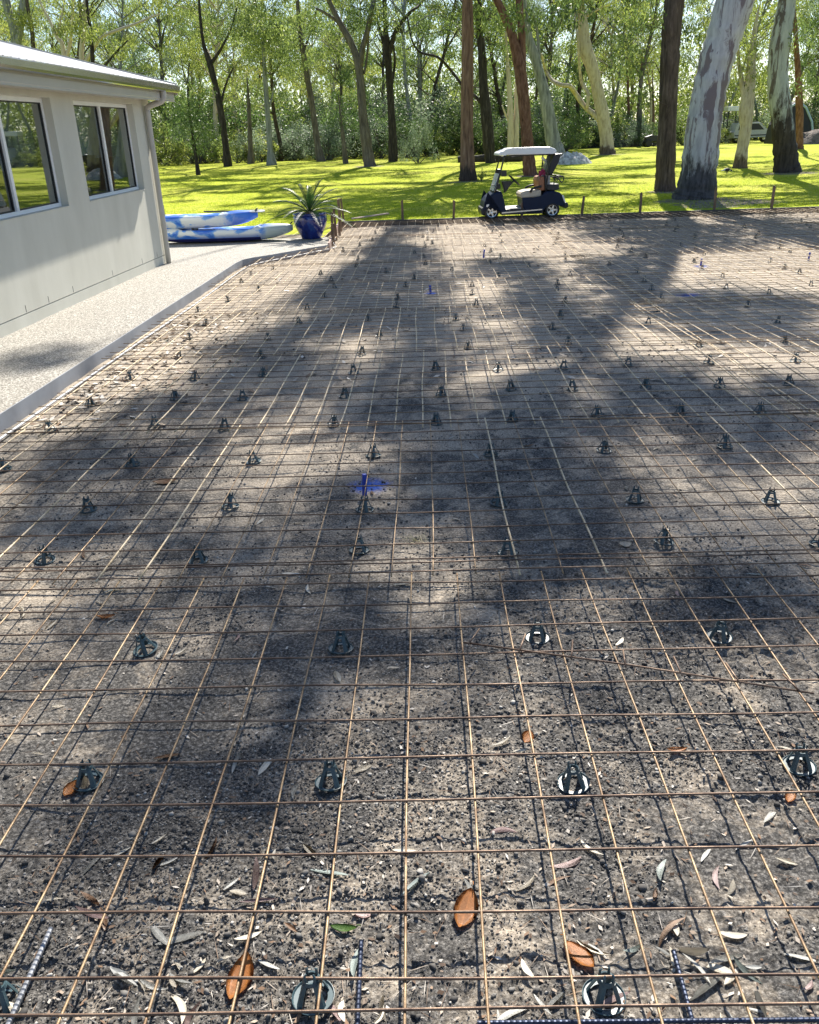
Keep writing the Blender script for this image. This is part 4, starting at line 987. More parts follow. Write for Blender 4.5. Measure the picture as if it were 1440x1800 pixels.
LM = {"grey": leafmat("grey leaf", (0.36, 0.36, 0.33), (0.6, 0.59, 0.55)), "cream": leafmat("cream leaf", (0.5, 0.45, 0.36), (0.74, 0.69, 0.59)),
      "pink": leafmat("pinkish leaf", (0.30, 0.2, 0.19), (0.5, 0.38, 0.36)), "brown": leafmat("brown leaf", (0.12, 0.06, 0.03), (0.3, 0.17, 0.09)),
      "orange": leafmat("orange brown leaf", (0.32, 0.12, 0.028), (0.60, 0.26, 0.07), 0.5), "green": leafmat("green leaf", (0.05, 0.13, 0.02), (0.14, 0.26, 0.05)), "silver": leafmat("silver green leaf", (0.22, 0.27, 0.25), (0.38, 0.43, 0.4))}
BIG = [((820, 1603), 0.125, 0.068, 1.25, "orange", "broad orange brown leaf with torn lower half, upper of two near the centre"), ((1018, 1682), 0.105, 0.062, 2.2, "orange", "broad smooth orange leaf left of the front right chair"),
       ((423, 1717), 0.135, 0.066, 1.45, "orange", "broad rusty red leaf crossed by a bar at the bottom left"), ((124, 1382), 0.07, 0.045, 1.3, "orange", "tan round leaf beside the left chair of the second row"),
       ((928, 1296), 0.06, 0.045, 1.1, "orange", "small tan leaf standing near the third row of bars"), ((605, 1636), 0.075, 0.022, -0.1, "green", "single green eucalyptus leaf near the bottom centre"),
       ((186, 1084), 0.085, 0.04, 0.1, "orange", "tan leaf left of the third row of chairs"), ((292, 848), 0.16, 0.07, 0.2, "brown", "large red brown leaf in the sunny patch on the left"),
       ((1152, 1573), 0.05, 0.013, 1.2, "brown", "dark red narrow leaf on the gravel bottom right"), ((1190, 1322), 0.07, 0.03, 0.0, "orange", "tan curled leaf above the right hand chair of the second row"), ((1390, 1400), 0.06, 0.035, 1.0, "orange", "yellowish leaf by the rightmost chair of the second row"),
       ((1100, 957), 0.07, 0.06, 0.3, "cream", "pale round leaf between two chairs of the fourth row")]
for (px, L, W, rz, mt, lab) in BIG:
    p_ = on_z(*px, 0.01); bm = leaf_mesh(L, W, 0.05, random.uniform(0.02, 0.08), random.uniform(0.02, 0.14), teeth=0.05)
    tube(bm, [(L * 0.49, 0, 0.02), (L * 0.62, 0.004, 0.012)], 0.0012, 5)
    o = obj("fallen_leaf", bm, LM[mt], loc=(p_.x, p_.y, 0.012 + float(soil_h(np.array(p_.x), np.array(p_.y)))), smooth=True); o.rotation_euler = (random.uniform(-0.15, 0.25), random.uniform(-0.2, 0.2), rz); tag(o, lab, "leaf")
GUML = {}
for k in ("grey", "cream", "pink", "brown", "silver"):
    GUML[k] = []
    for i in range(4):
        bm = leaf_mesh(random.uniform(0.065, 0.115), random.uniform(0.013, 0.022), random.choice((0.04, -0.06, 0.12, -0.3, 0.22)), random.uniform(-0.03, 0.07), random.uniform(-0.15, 0.3), teeth=0.06)
        me = bpy.data.meshes.new("leaf"); bm.to_mesh(me); bm.free(); me.materials.append(LM[k]); me.polygons.foreach_set("use_smooth", [True] * len(me.polygons)); GUML[k].append(me)
WORDS = {"grey": "narrow curled grey gum leaf lying on the soil", "cream": "narrow cream coloured gum leaf lying on the soil", "pink": "narrow pinkish gum leaf lying on the soil", "brown": "narrow brown gum leaf lying on the soil", "silver": "narrow silver green gum leaf lying on the soil"}
def put_leaf(x_, y_, sc=1.0):
    k = random.choices(["grey", "cream", "pink", "brown", "silver"], [5, 7, 2, 1.5, 1])[0]
    o = bpy.data.objects.new("fallen_leaf", random.choice(GUML[k])); link(o); o.location = (x_, y_, 0.008 + float(soil_h(np.array(x_), np.array(y_)))); s = sc * random.uniform(0.55, 1.3); o.scale = (s, s, s)
    o.rotation_euler = (random.uniform(-0.3, 0.3), random.uniform(-0.2, 0.2), random.uniform(0, 6.28)); tag(o, WORDS[k], "leaf", k + " gum leaves on the soil")
for i in range(105): put_leaf(random.uniform(-1.15, 1.15), random.uniform(1.3, 1.9) if i < 70 else random.uniform(1.28, 1.52), 0.95)
for i in range(110):
    y_ = random.uniform(1.9, 7); put_leaf(random.uniform(-0.62, 0.62) * (y_ + 0.3), y_)
for i in range(40):
    y_ = random.uniform(6.0, 9.6); put_leaf(-3.2 + abs(random.gauss(0, 0.45)), y_, 1.3)
lit = []
for i in range(1500):
    y_ = random.uniform(7.0, 23.2); x_ = random.uniform(-3.2, 0.6 * y_ + 0.5) if i > 500 else -3.2 + abs(random.gauss(0, 0.5))
    if i < 500: y_ = random.uniform(6.2, 11.0)
    if y_ > 16 and x_ < -2.1: continue
    a = random.uniform(0, 6.28); L_, W_ = random.uniform(0.035, 0.06), random.uniform(0.012, 0.022); u = Vector((math.cos(a), math.sin(a), random.uniform(-0.2, 0.4))); w = Vector((-u.y, u.x, random.uniform(-0.4, 0.4)))
    c_ = Vector((x_, y_, 0.016)); lit.append([c_ - u * L_, c_ - w * W_, c_ + u * L_, c_ + w * W_])
LV = np.array([[tuple(q) for q in r] for r in lit]).reshape(-1, 3)
m = NT("leaf litter"); gm = m.n('NewGeometry'); m.col(m.ramp(gm.outputs['Random Per Island'], [(0, (0.09, 0.05, 0.03)), (0.3, (0.3, 0.2, 0.12)), (0.6, (0.45, 0.4, 0.33)), (1, (0.62, 0.58, 0.52))])); m.set(Roughness=0.7)
mesh_obj("leaf_litter", LV, np.arange(len(LV)).reshape(-1, 4), m.m, kind="stuff", label="scattered dry leaf litter over the far half of the soil")
bits = []
for i in range(2600):
    y_ = 1.22 + 2.6 * random.random() ** 1.7; x_ = random.uniform(-0.62, 0.64) * (y_ + 0.25); a = random.uniform(0, 6.28)
    if random.random() < 0.3: L_, W_ = random.uniform(0.012, 0.05), 0.0011
    else: L_, W_ = random.uniform(0.004, 0.015), random.uniform(0.002, 0.006)
    u = Vector((math.cos(a), math.sin(a), random.uniform(-0.25, 0.25))); w = Vector((-u.y, u.x, random.uniform(-0.6, 0.6)))
    c_ = Vector((x_, y_, 0.005 + float(soil_h(np.array(x_), np.array(y_))))); k_ = random.uniform(-0.5, 0.5)
    bits.append([c_ - u * L_, c_ - w * W_ + u * L_ * k_, c_ + u * L_ * 0.9, c_ + w * W_ - u * L_ * k_ * 0.5])
BV = np.array([[tuple(q) for q in r] for r in bits]).reshape(-1, 3)
m = NT("bark crumbs"); gm = m.n('NewGeometry'); m.col(m.ramp(gm.outputs['Random Per Island'], [(0, (0.05, 0.03, 0.02)), (0.4, (0.2, 0.12, 0.07)), (0.7, (0.36, 0.3, 0.24)), (1, (0.6, 0.56, 0.5))])); m.set(Roughness=0.8)
mesh_obj("bark_crumbs", BV, np.arange(len(BV)).reshape(-1, 4), m.m, kind="stuff", label="crumbs of bark, twigs and broken leaves over the near soil")
# dry grass tuft in the soil
bm = bmesh.new()
for i in range(90):
    a = random.uniform(0, 6.28); r = random.uniform(0, 0.07); p_ = Vector((r * math.cos(a) * 1.3, r * math.sin(a), 0)); q = p_ + Vector((random.uniform(-0.05, 0.05), random.uniform(-0.05, 0.05), random.uniform(0.01, 0.035))); w = Vector((0.0012, 0.0012, 0)); bm.faces.new([bm.verts.new(p_ - w), bm.verts.new(p_ + w), bm.verts.new(q)])
p_ = on_z(733, 952, 0); tag(obj("grass_tuft", bm, plain("straw", (0.4, 0.36, 0.2), 0.7), loc=(p_.x, p_.y, 0.003)), "small tuft of dry straw between bars left of the dark chair", "grass tuft")
# ------------------------------------------------------------------ trees
BK = {
 "gum": bark("smooth grey gum bark", [(0.3, (0.30, 0.30, 0.31)), (0.6, (0.46, 0.46, 0.47)), (0.8, (0.55, 0.54, 0.53))], patch=(0.17, 0.14, 0.15), rough=0.7, bump=0.35, base=(0.10, 0.095, 0.10), base_h=1.1),
 "gumdark": bark("grey gum bark with burnt foot", [(0.3, (0.28, 0.30, 0.29)), (0.6, (0.44, 0.46, 0.44)), (0.8, (0.52, 0.52, 0.5))], patch=(0.12, 0.10, 0.09), rough=0.75, bump=0.45, base=(0.075, 0.06, 0.05), base_h=2.5),
 "iron": bark("dark fissured bark", [(0.3, (0.025, 0.018, 0.015)), (0.55, (0.10, 0.075, 0.062)), (0.75, (0.2, 0.155, 0.13))], bump=0.9),
 "black": bark("blackish bark", [(0.3, (0.012, 0.010, 0.010)), (0.55, (0.05, 0.042, 0.038)), (0.78, (0.13, 0.11, 0.1))], bump=0.9),
 "red": bark("red brown flaky bark", [(0.28, (0.045, 0.022, 0.016)), (0.5, (0.17, 0.085, 0.06)), (0.75, (0.30, 0.18, 0.135))], stretch=0.3, bump=0.8),
 "string": bark("stringy red bark", [(0.3, (0.05, 0.03, 0.022)), (0.5, (0.2, 0.115, 0.078)), (0.75, (0.36, 0.24, 0.17))], stretch=0.12, bump=0.9, base=(0.08, 0.06, 0.05), base_h=0.6),
 "cream": bark("cream bark", [(0.25, (0.2, 0.15, 0.10)), (0.5, (0.48, 0.42, 0.33)), (0.75, (0.62, 0.57, 0.47))], stretch=0.2, bump=0.6, base=(0.2, 0.15, 0.11), base_h=0.5),
 "pale": bark("pale paper bark", [(0.25, (0.32, 0.26, 0.19)), (0.5, (0.55, 0.48, 0.38)), (0.75, (0.66, 0.6, 0.5))], stretch=0.15, bump=0.5),
 "grey": bark("grey green bark", [(0.3, (0.09, 0.095, 0.088)), (0.5, (0.25, 0.26, 0.245)), (0.72, (0.42, 0.425, 0.40))], stretch=0.1, bump=0.7),
 "brown": bark("grey brown bark", [(0.3, (0.05, 0.042, 0.037)), (0.55, (0.15, 0.13, 0.115)), (0.75, (0.27, 0.24, 0.21))], bump=0.8),
}
LF = {
 "wood": leafy("far wood leaves", [(0.0, (0.04, 0.06, 0.02)), (0.45, (0.13, 0.17, 0.05)), (0.8, (0.25, 0.28, 0.08)), (1.0, (0.38, 0.38, 0.14))], 0.45),
 "mid": leafy("gum leaves", [(0.0, (0.03, 0.05, 0.022)), (0.45, (0.105, 0.15, 0.05)), (0.8, (0.22, 0.27, 0.085)), (1.0, (0.38, 0.42, 0.17))], 0.5),
 "yellow": leafy("sunny gum leaves", [(0.0, (0.055, 0.08, 0.026)), (0.45, (0.175, 0.215, 0.06)), (0.8, (0.31, 0.34, 0.10)), (1.0, (0.48, 0.43, 0.16))], 0.52),
 "dark": leafy("dark leaves", [(0.0, (0.025, 0.05, 0.022)), (0.5, (0.085, 0.135, 0.046)), (1.0, (0.2, 0.27, 0.09))], 0.45),
 "blue": leafy("blue grey leaves", [(0.0, (0.06, 0.085, 0.06)), (0.5, (0.15, 0.2, 0.13)), (1.0, (0.3, 0.35, 0.23))], 0.45),
}
def leaves_in(c, rad, n, L, W, droop=0.8):
    c = np.asarray(c, float); rad = np.asarray(rad, float) * np.ones(3)
    p_ = rng.normal(0, 1, (n, 3)); p_ /= np.linalg.norm(p_, axis=1)[:, None] + 1e-9
    p_ = p_ * (rng.uniform(0, 1, (n, 1)) ** 0.45) * rad + c
    a = rng.normal(0, 0.6, (n, 3)) + np.array([0, 0, -droop]); a /= np.linalg.norm(a, axis=1)[:, None]
    b = np.cross(a, rng.normal(0, 1, (n, 3))); b /= np.linalg.norm(b, axis=1)[:, None] + 1e-9
    l = L * rng.uniform(0.6, 1.25, (n, 1)) / 2; w = W * rng.uniform(0.7, 1.2, (n, 1)) / 2
    return np.stack([p_ - a * l, p_ - b * w - a * l * 0.2, p_ + a * l, p_ + b * w - a * l * 0.2], 1).reshape(-1, 3)
def leaf_obj(name, arrs, mat, parent):
    V = np.concatenate(arrs); return mesh_obj(name, V, np.arange(len(V)).reshape(-1, 4), mat, parent)
class Tree: pass
TREES = []
def main_tree(name, label, base, strokes, bk, lf="mid", top=22, general=26, vis=(), n=18, group="trees standing on the lawn", lean=None):
    """base: pixel of the foot; strokes: lists of (x, y, width) in photo pixels, all at the tree's own distance"""
    t = Tree(); g = on_lawn(*base); D = g.y; t.base = g; t.lf = lf; t.leaves = []; t.limbs = []; t.vis = []
    t.root = empty(name, g, label=label, cat="tree", group=group)
    bm = bmesh.new()
    t.axis = None
    for si, st in enumerate(strokes):
        pts = []
        for k, q in enumerate(st):
            w = on_y(q[0], q[1], D) - g; w.y += (0.0 if si == 0 else 0.15 * k * random.uniform(-1, 1)); r = q[2] / 2 * D * 0.94 / F
            pts.append([w.x, w.y, w.z, r])
        if si == 0:
            p0 = pts[0]; pts[0] = [p0[0], 0, 0.0, p0[3]]; pts = [[p0[0], 0, -0.25, p0[3] * 1.12]] + pts
            pts.insert(2, [p0[0] + (pts[2][0] - p0[0]) * 0.35, 0, max(0.12, (pts[2][2]) * 0.22), p0[3] * 0.86 + pts[2][3] * 0.1])
        t.low = st[-1][1] > 12
        reach = top if si == 0 else top * random.uniform(0.7, 0.95)
        if st[-1][1] <= 12:
            a, b = np.array(pts[-2][:3]), np.array(pts[-1][:3]); d = (b - a) / (np.linalg.norm(b - a) + 1e-9)
            p_ = b.copy(); r = pts[-1][3]; r0 = r; z0 = b[2]
            while p_[2] < reach - 0.5:
                d = d * 0.86 + np.array([0, 0, 0.14]) + rng.normal(0, 0.06, 3); d /= np.linalg.norm(d); p_ = p_ + d * 1.6; r = r0 * max(0.12, 1 - 0.9 * (p_[2] - z0) / (reach - z0))
                pts.append([*p_, r])
        sm = smooth_path(pts, 5 if si == 0 else 4)
        for q in sm[6:]: q[3] *= random.uniform(0.95, 1.05)
        tube(bm, [q[:3] for q in sm], [max(q[3], 0.012) for q in sm], n if si == 0 else 10, jit=0.035)
        ax = np.array([q[:3] for q in sm])
        t.axis = ax if t.axis is None else np.concatenate([t.axis, ax])
    t.bm = bm; t.bk = bk; t.general = general; t.top = top
    for (x_, y_, r_, n_) in vis:
        w = on_y(x_, y_, D + random.uniform(-1.2, 1.2)) - g; rr = r_ * D / F
        t.leaves.append(leaves_in(w, (rr, rr * 0.9, rr * 0.75), n_, 0.17, 0.05))
        if rr < 2.2: t.limbs.append((np.array(w), 0.014))
    TREES.append(t); return t
def add_clump(t, P, r=0.8, n=110, L=0.34, W=0.11):
    q = np.array(P) - np.array(t.base); t.leaves.append(leaves_in(q, (r, r, r * 0.6), n, L, W)); t.limbs.append((q, 0.05))
def finish(t):
    for q, r in t.limbs:
        ax = t.axis; lim = 0.205 * t.base.y + 1.5 - t.base.z if r > 0.03 else 1.2
        cand = ax[(ax[:, 2] < q[2] - 0.2) & (ax[:, 2] > lim)]
        if len(cand) == 0: continue
        k = np.argmin(np.linalg.norm(cand[:, :2] - q[:2], axis=1) * 0.5 + np.abs(cand[:, 2] - (q[2] - np.linalg.norm(cand[:, :2] - q[:2], axis=1) * 0.7)))
        a = cand[k]; m1 = a * 0.55 + q * 0.45 + np.array([0, 0, 0.3]) + rng.normal(0, 0.25, 3)
        tube(t.bm, [a, m1, q], [r * 1.5, r, r * 0.35], 5)
    obj("trunk", t.bm, BK[t.bk], t.root, True)
    if t.leaves: leaf_obj("crown", t.leaves, LF[t.lf], t.root)

big = main_tree("grey_gum", "largest tree, thick smooth grey gum leaning right with a burnt hollow at its foot", (1221, 349),
    [[(1221, 349, 76), (1226, 320, 66), (1230, 290, 60), (1234, 250, 58), (1240, 200, 56), (1250, 150, 55), (1262, 100, 55), (1277, 50, 56), (1293, 0, 58), (1312, -60, 55), (1325, -120, 50)]], "gum", top=25, n=30)
dkt = main_tree("ironbark_tree", "straight dark brown rough barked tree just left of the big leaning grey gum", (1169, 334),
    [[(1169, 334, 38), (1170, 300, 33), (1172, 250, 31), (1174, 200, 30), (1178, 100, 30), (1181, 50, 31), (1186, 0, 32), (1192, -80, 28)]], "iron", top=24, n=22,
    vis=[(1120, 40, 45, 420), (1110, 110, 36, 300), (1130, 170, 26, 160), (1210, 60, 30, 160)])
t3 = main_tree("grey_gum", "pale grey gum with a wide blackened foot near the right edge", (1384, 301),
    [[(1384, 301, 46), (1381, 270, 39), (1379, 250, 37), (1374, 200, 35), (1368, 150, 32), (1369, 100, 32), (1376, 50, 31), (1384, 0, 28), (1392, -60, 24)]], "gumdark", top=22, n=24, vis=[(1425, 60, 40, 300), (1430, 150, 34, 240)])
t4 = main_tree("paperbark_tree", "small cream ribbed trunk between the big grey gum and the black footed gum", (1301, 294),
    [[(1301, 294, 25), (1305, 262, 19), (1311, 225, 19), (1312, 195, 24), (1318, 150, 18), (1322, 100, 13), (1326, 60, 8), (1332, 25, 4), (1338, 0, 1)], [(1312, 195, 12), (1306, 150, 9), (1300, 110, 6), (1296, 80, 4)]], "cream", top=9, general=0, n=18, lf="yellow",
    vis=[(1300, 110, 45, 520), (1330, 70, 40, 420), (1345, 140, 34, 300), (1285, 160, 30, 200)])
t5 = main_tree("stringybark_tree", "tall straight reddish brown stringy barked trunk left of the golf cart roof", (823, 317),
    [[(823, 317, 33), (822, 285, 26), (821, 240, 22), (821, 200, 21), (822, 100, 20), (822, 0, 17), (823, -80, 15)]], "string", top=25, n=20)
t6 = main_tree("ironbark_tree", "dark leaning trunk with a long branch arching left, behind the reddish trunk", (863, 287),
    [[(863, 287, 19), (859, 250, 20), (855, 200, 19), (850, 150, 15), (848, 100, 14), (843, 50, 11), (840, 0, 11)],
     [(855, 190, 7), (838, 172, 6), (815, 152, 5), (795, 125, 4.5), (770, 102, 4), (738, 90, 3.5), (723, 65, 3), (716, 25, 2.5)]], "black", top=20, n=16, vis=[(760, 60, 36, 260), (880, 90, 26, 240), (795, 40, 22, 140)])
t7 = main_tree("red_gum", "red brown forked trunk rising behind the golf cart", (933, 308),
    [[(933, 308, 25), (928, 260, 20), (923, 200, 19), (918, 150, 20), (913, 115, 19), (900, 60, 15), (886, 25, 13), (874, 0, 12), (862, -40, 11)], [(917, 125, 15), (919, 90, 12), (917, 50, 12), (914, 0, 12)]], "red", top=24, n=18)
t8 = main_tree("grey_gum", "grey green trunk leaning left behind the golf cart with shed bark at its foot", (985, 285),
    [[(985, 285, 32), (977, 260, 26), (973, 250, 24), (964, 200, 22), (954, 150, 17), (940, 100, 16), (931, 70, 13), (925, 35, 10), (921, 0, 8)], [(947, 125, 6), (948, 90, 5), (944, 50, 4), (934, 20, 3)]], "grey", top=17, n=18, vis=[(960, 40, 34, 300), (990, 70, 24, 160)])
t9 = main_tree("paperbark_tree", "pale cream twin stemmed tree behind the red forked trunk", (902, 276),
    [[(898, 274, 12), (898, 220, 11), (896, 170, 9), (893, 120, 6), (890, 70, 4), (888, 30, 1)], [(907, 274, 10), (908, 220, 9), (909, 170, 8), (909, 120, 5), (908, 60, 1)], [(896, 215, 4), (888, 200, 3), (882, 185, 2)]], "pale", top=11, general=0, n=12, lf="yellow", vis=[(890, 60, 34, 360), (905, 100, 24, 200)])
t10 = main_tree("paperbark_tree", "cream twisted gum with a crooked limb reaching left, right of the golf cart", (1068, 271),
    [[(1068, 271, 28), (1066, 240, 21), (1059, 200, 22), (1053, 170, 19), (1047, 140, 19), (1038, 110, 20), (1029, 85, 22), (1026, 55, 18), (1023, 20, 13), (1020, 0, 12), (1018, -30, 11)],
     [(1062, 222, 10), (1046, 202, 9), (1030, 188, 8), (1014, 165, 8), (1000, 152, 7), (984, 150, 7), (972, 138, 6), (962, 118, 5), (952, 95, 3)], [(1032, 190, 6), (1034, 165, 6), (1024, 145, 5.5), (1017, 110, 4), (1012, 60, 3), (1010, 10, 2)], [(1032, 28, 5), (1048, 18, 4), (1066, 10, 4), (1085, 2, 3)]], "cream", top=16, n=20, lf="yellow",
    vis=[(1080, 30, 30, 260), (1000, 40, 30, 240), (960, 110, 20, 130), (1110, 90, 30, 260)])
t11 = main_tree("ironbark_tree", "dark grey trunk forking into a wide V, left of centre", (651, 293),
    [[(651, 293, 22), (644, 250, 18), (638, 200, 15), (634, 150, 13), (630, 112, 13), (617, 75, 11), (603, 50, 10), (590, 25, 8), (578, 0, 7)], [(632, 118, 11), (639, 80, 9), (648, 50, 9), (654, 20, 8), (656, 0, 8)], [(604, 52, 6), (590, 35, 5), (570, 22, 4), (556, 15, 3)], [(640, 130, 4), (645, 100, 4), (649, 60, 3)]], "brown", top=19, n=18, vis=[(600, 20, 36, 320), (660, 30, 34, 300), (560, 60, 30, 260)])
t12 = main_tree("ironbark_tree", "almost black trunk just right of the V forked tree", (691, 284),
    [[(691, 284, 17), (690, 230, 14), (687, 180, 12), (684, 130, 12), (682, 95, 12), (678, 50, 8), (676, 0, 7)], [(683, 100, 8), (692, 65, 7), (702, 45, 6), (722, 22, 5), (738, 6, 4)], [(681, 85, 5), (670, 60, 4), (662, 30, 3)], [(688, 160, 4), (694, 110, 4), (692, 80, 3)]], "black", top=20, n=14, vis=[(690, 150, 24, 200), (720, 40, 34, 320), (670, 30, 30, 240)])
t13 = main_tree("gum_tree", "slender grey trunk curving left with a blackened foot, left of the V forked tree", (565, 284),
    [[(565, 284, 17), (557, 245, 11), (551, 200, 10), (543, 150, 10), (534, 100, 9), (527, 50, 7), (523, 0, 6)], [(532, 95, 4), (545, 60, 3), (555, 20, 3)]], "brown", top=20, n=14, vis=[(520, 60, 30, 260), (555, 110, 26, 220), (500, 110, 26, 220)])
t14 = main_tree("grey_gum", "pale greenish grey trunk with a flared foot on the left of the lawn", (478, 291),
    [[(478, 291, 19), (475, 262, 10), (473, 230, 9.5), (470, 190, 9), (467, 150, 8), (464, 100, 6), (460, 50, 5)], [(471, 195, 4), (478, 170, 3), (482, 145, 2)]], "grey", top=16, n=14, vis=[(465, 70, 34, 380), (490, 130, 24, 200), (440, 110, 28, 240)])
t15 = main_tree("ironbark_tree", "black trunk forking above head height on the left of the lawn", (401, 293),
    [[(401, 293, 16), (396, 250, 11), (389, 200, 11), (379, 150, 10), (369, 112, 10), (358, 78, 6), (353, 40, 5), (350, 0, 4)], [(370, 112, 6), (382, 95, 5), (394, 78, 4), (408, 50, 3), (418, 15, 3)], [(388, 185, 4), (393, 160, 4), (402, 138, 3), (412, 120, 2)]], "black", top=19, n=14, vis=[(345, 50, 36, 420), (400, 40, 34, 360), (420, 110, 26, 240)])
t16 = main_tree("she_oak", "small dark she oak with a thin trunk nearest the house corner", (349, 308),
    [[(349, 308, 9), (345, 280, 6), (340, 245, 5), (333, 200, 4), (330, 150, 3), (333, 110, 2)], [(333, 160, 2), (322, 130, 1.6), (316, 100, 1)], [(335, 215, 2), (350, 190, 1.5), (362, 170, 1)]], "black", top=8, general=0, n=10, lf="dark",
    vis=[(335, 215, 40, 900), (320, 190, 30, 500), (365, 230, 26, 420), (345, 165, 34, 520), (350, 255, 22, 300), (310, 235, 20, 260)])
t17 = main_tree("gum_tree", "thin dark brown trunk between the black fork and the pale trunk", (441, 288),
    [[(441, 288, 13), (440, 250, 8), (438, 200, 7), (436, 160, 4), (434, 130, 1)]], "brown", top=8, general=0, n=10, vis=[(438, 150, 26, 260)])
t18 = main_tree("gum_tree", "short thin brown trunk just left of the V forked tree", (608, 287),
    [[(608, 287, 10), (604, 250, 7), (600, 215, 5), (597, 190, 3), (595, 165, 0.8)]], "brown", top=7, general=0, n=10, lf="dark", vis=[(600, 190, 26, 320), (588, 215, 22, 240)])
LEFT = [("twisted cream limbed gum behind the house roof, leftmost of its row", (22, 300), [[(28, 300, 16), (27, 75, 13), (17, 30, 13), (8, -8, 13)], [(27, 100, 12), (36, 60, 11), (44, 0, 12)]], "grey"),
        ("dark slim trunk behind the house roof between the grey forks and the cream limbs", (62, 300), [[(62, 300, 9), (58, 75, 7), (50, 20, 6), (46, -6, 5)]], "iron"),
        ("cream gum with curving bare limbs behind the middle of the house roof", (112, 300), [[(114, 300, 10), (112, 95, 7), (100, 66, 6), (88, 38, 5), (72, 8, 4)], [(112, 110, 7), (122, 80, 6), (128, 50, 5), (133, 10, 5)], [(98, 62, 4), (108, 30, 3), (110, 5, 3)]], "pale"),
        ("red brown gum behind the house roof beside the sweeping cream branch", (142, 300), [[(143, 300, 13), (143, 105, 8), (147, 60, 8), (150, 20, 7), (151, -6, 7)], [(150, 110, 7), (165, 85, 6), (183, 65, 5), (212, 53, 4.5), (242, 40, 4), (262, 27, 3), (276, 22, 2)]], "pale"),
        ("near black trunk behind the right end of the house roof", (162, 300), [[(166, 300, 11), (163, 108, 7), (160, 60, 6), (154, 20, 5), (152, -6, 5)], [(180, 120, 4), (205, 90, 3), (225, 70, 2)]], "black")]
for lab, base, st, bk in LEFT:
    main_tree("gum_tree", lab, base, st, bk, top=16, general=6, n=12, lf="yellow", group="gums behind the house roof",
              vis=[(st[0][-1][0] + random.uniform(-30, 40), random.uniform(5, 50), 34, 300), (st[0][-1][0] + random.uniform(-40, 60), random.uniform(30, 80), 24, 160)])
t24 = main_tree("red_gum", "reddish purple trunk at the right edge behind the tent", (1406, 262),
    [[(1406, 262, 14), (1406, 220, 12), (1405, 170, 12), (1402, 110, 9), (1398, 50, 7), (1394, 0, 6)]], "red", top=18, n=12, vis=[(1400, 60, 36, 420)])
for lab, base, st, bk in (("thin pale trunk seen between the V fork tree and the stringybark", (740, 268), [[(740, 268, 9), (739, 200, 8), (738, 150, 6), (735, 95, 4), (732, 50, 1)]], "grey"),
                          ("pair of thin red brown trunks left of the dark brown trunk", (1106, 256), [[(1107, 256, 6), (1106, 210, 5), (1104, 150, 4), (1102, 90, 1)], [(1121, 256, 9), (1122, 210, 7), (1125, 150, 5), (1128, 90, 1)]], "red"),
                          ("thin straight brown trunk just left of the dark brown trunk", (1149, 254), [[(1149, 254, 5), (1149, 200, 4), (1147, 120, 1)]], "string"),
                          ("slender grey trunk left of the cream twisted gum", (1022, 256), [[(1022, 256, 8), (1021, 200, 7), (1019, 130, 6), (1018, 80, 1)]], "grey")):
    main_tree("gum_tree", lab, base, st, bk, top=9, general=0, n=10, vis=[(st[0][-1][0], 80, 30, 260), (st[0][-1][0] + 20, 130, 24, 160)])

# leafy clumps high in the crowns: where the sun throws their shade is where the picture shows shade
SH = Vector((SUN.x / SUN.z, SUN.y / SUN.z))
SHADE = [
 [(600, 480), (660, 445), (700, 430), (745, 440), (780, 520), (790, 590), (745, 650), (650, 700), (560, 735), (420, 735), (300, 745), (130, 735), (40, 770), (150, 725), (300, 660), (420, 610), (530, 560)],
 [(835, 452), (930, 455), (1010, 515), (1075, 570), (1070, 640), (1000, 660), (960, 640), (930, 590), (880, 540)],
 [(990, 388), (1150, 385), (1320, 400), (1300, 440), (1180, 450), (1060, 430)],
 [(1330, 378), (1440, 395), (1440, 440), (1330, 425)],
 [(1060, 455), (1150, 450), (1180, 510), (1120, 540), (1060, 500)],
 [(1190, 530), (1300, 515), (1440, 520), (1440, 610), (1300, 590), (1200, 580)],
 [(560, 735), (740, 715), (900, 730), (1060, 700), (1130, 650), (1190, 640), (1300, 690), (1440, 620), (1440, 800), (1300, 820), (1150, 770), (1180, 890), (1440, 920), (1440, 970), (1150, 945), (1000, 965), (840, 965), (800, 930), (700, 950), (580, 980), (540, 940), (670, 890), (690, 800), (600, 790)],
 [(490, 1000), (640, 1010), (650, 1090), (560, 1180), (600, 1310), (540, 1400), (440, 1480), (300, 1470), (180, 1450), (160, 1390), (270, 1300), (350, 1200), (420, 1100)],
 [(0, 1420), (90, 1430), (140, 1600), (0, 1620)],
 [(1290, 1220), (1440, 1210), (1440, 1330), (1330, 1330)],
 [(90, 800), (180, 780), (330, 800), (250, 840), (120, 850)],
 [(0, 905), (120, 880), (330, 960), (460, 920), (460, 985), (200, 1020), (0, 1000)],
 [(0, 690), (60, 680), (35, 735), (0, 748)],
 [(1100, 1000), (1300, 1010), (1440, 1020), (1440, 1080), (1250, 1060), (1100, 1040)],
 [(0, 1060), (130, 1040), (260, 1060), (160, 1110), (0, 1130)],
 [(0, 1230), (150, 1250), (110, 1330), (0, 1360)],
 [(160, 1520), (420, 1510), (520, 1600), (330, 1680), (140, 1640)],
 [(830, 1240), (900, 1230), (905, 1290), (850, 1300)],
 [(1180, 1330), (1290, 1320), (1330, 1390), (1220, 1400)],
 [(0, 655), (110, 632), (170, 640), (90, 668), (0, 690)],
 [(640, 450), (700, 400), (760, 398), (720, 440)],
]
def inside(poly, x, y):
    c = False; j = len(poly) - 1
    for i in range(len(poly)):
        if (poly[i][1] > y) != (poly[j][1] > y) and x < (poly[j][0] - poly[i][0]) * (y - poly[i][1]) / (poly[j][1] - poly[i][1]) + poly[i][0]: c = not c
        j = i
    return c
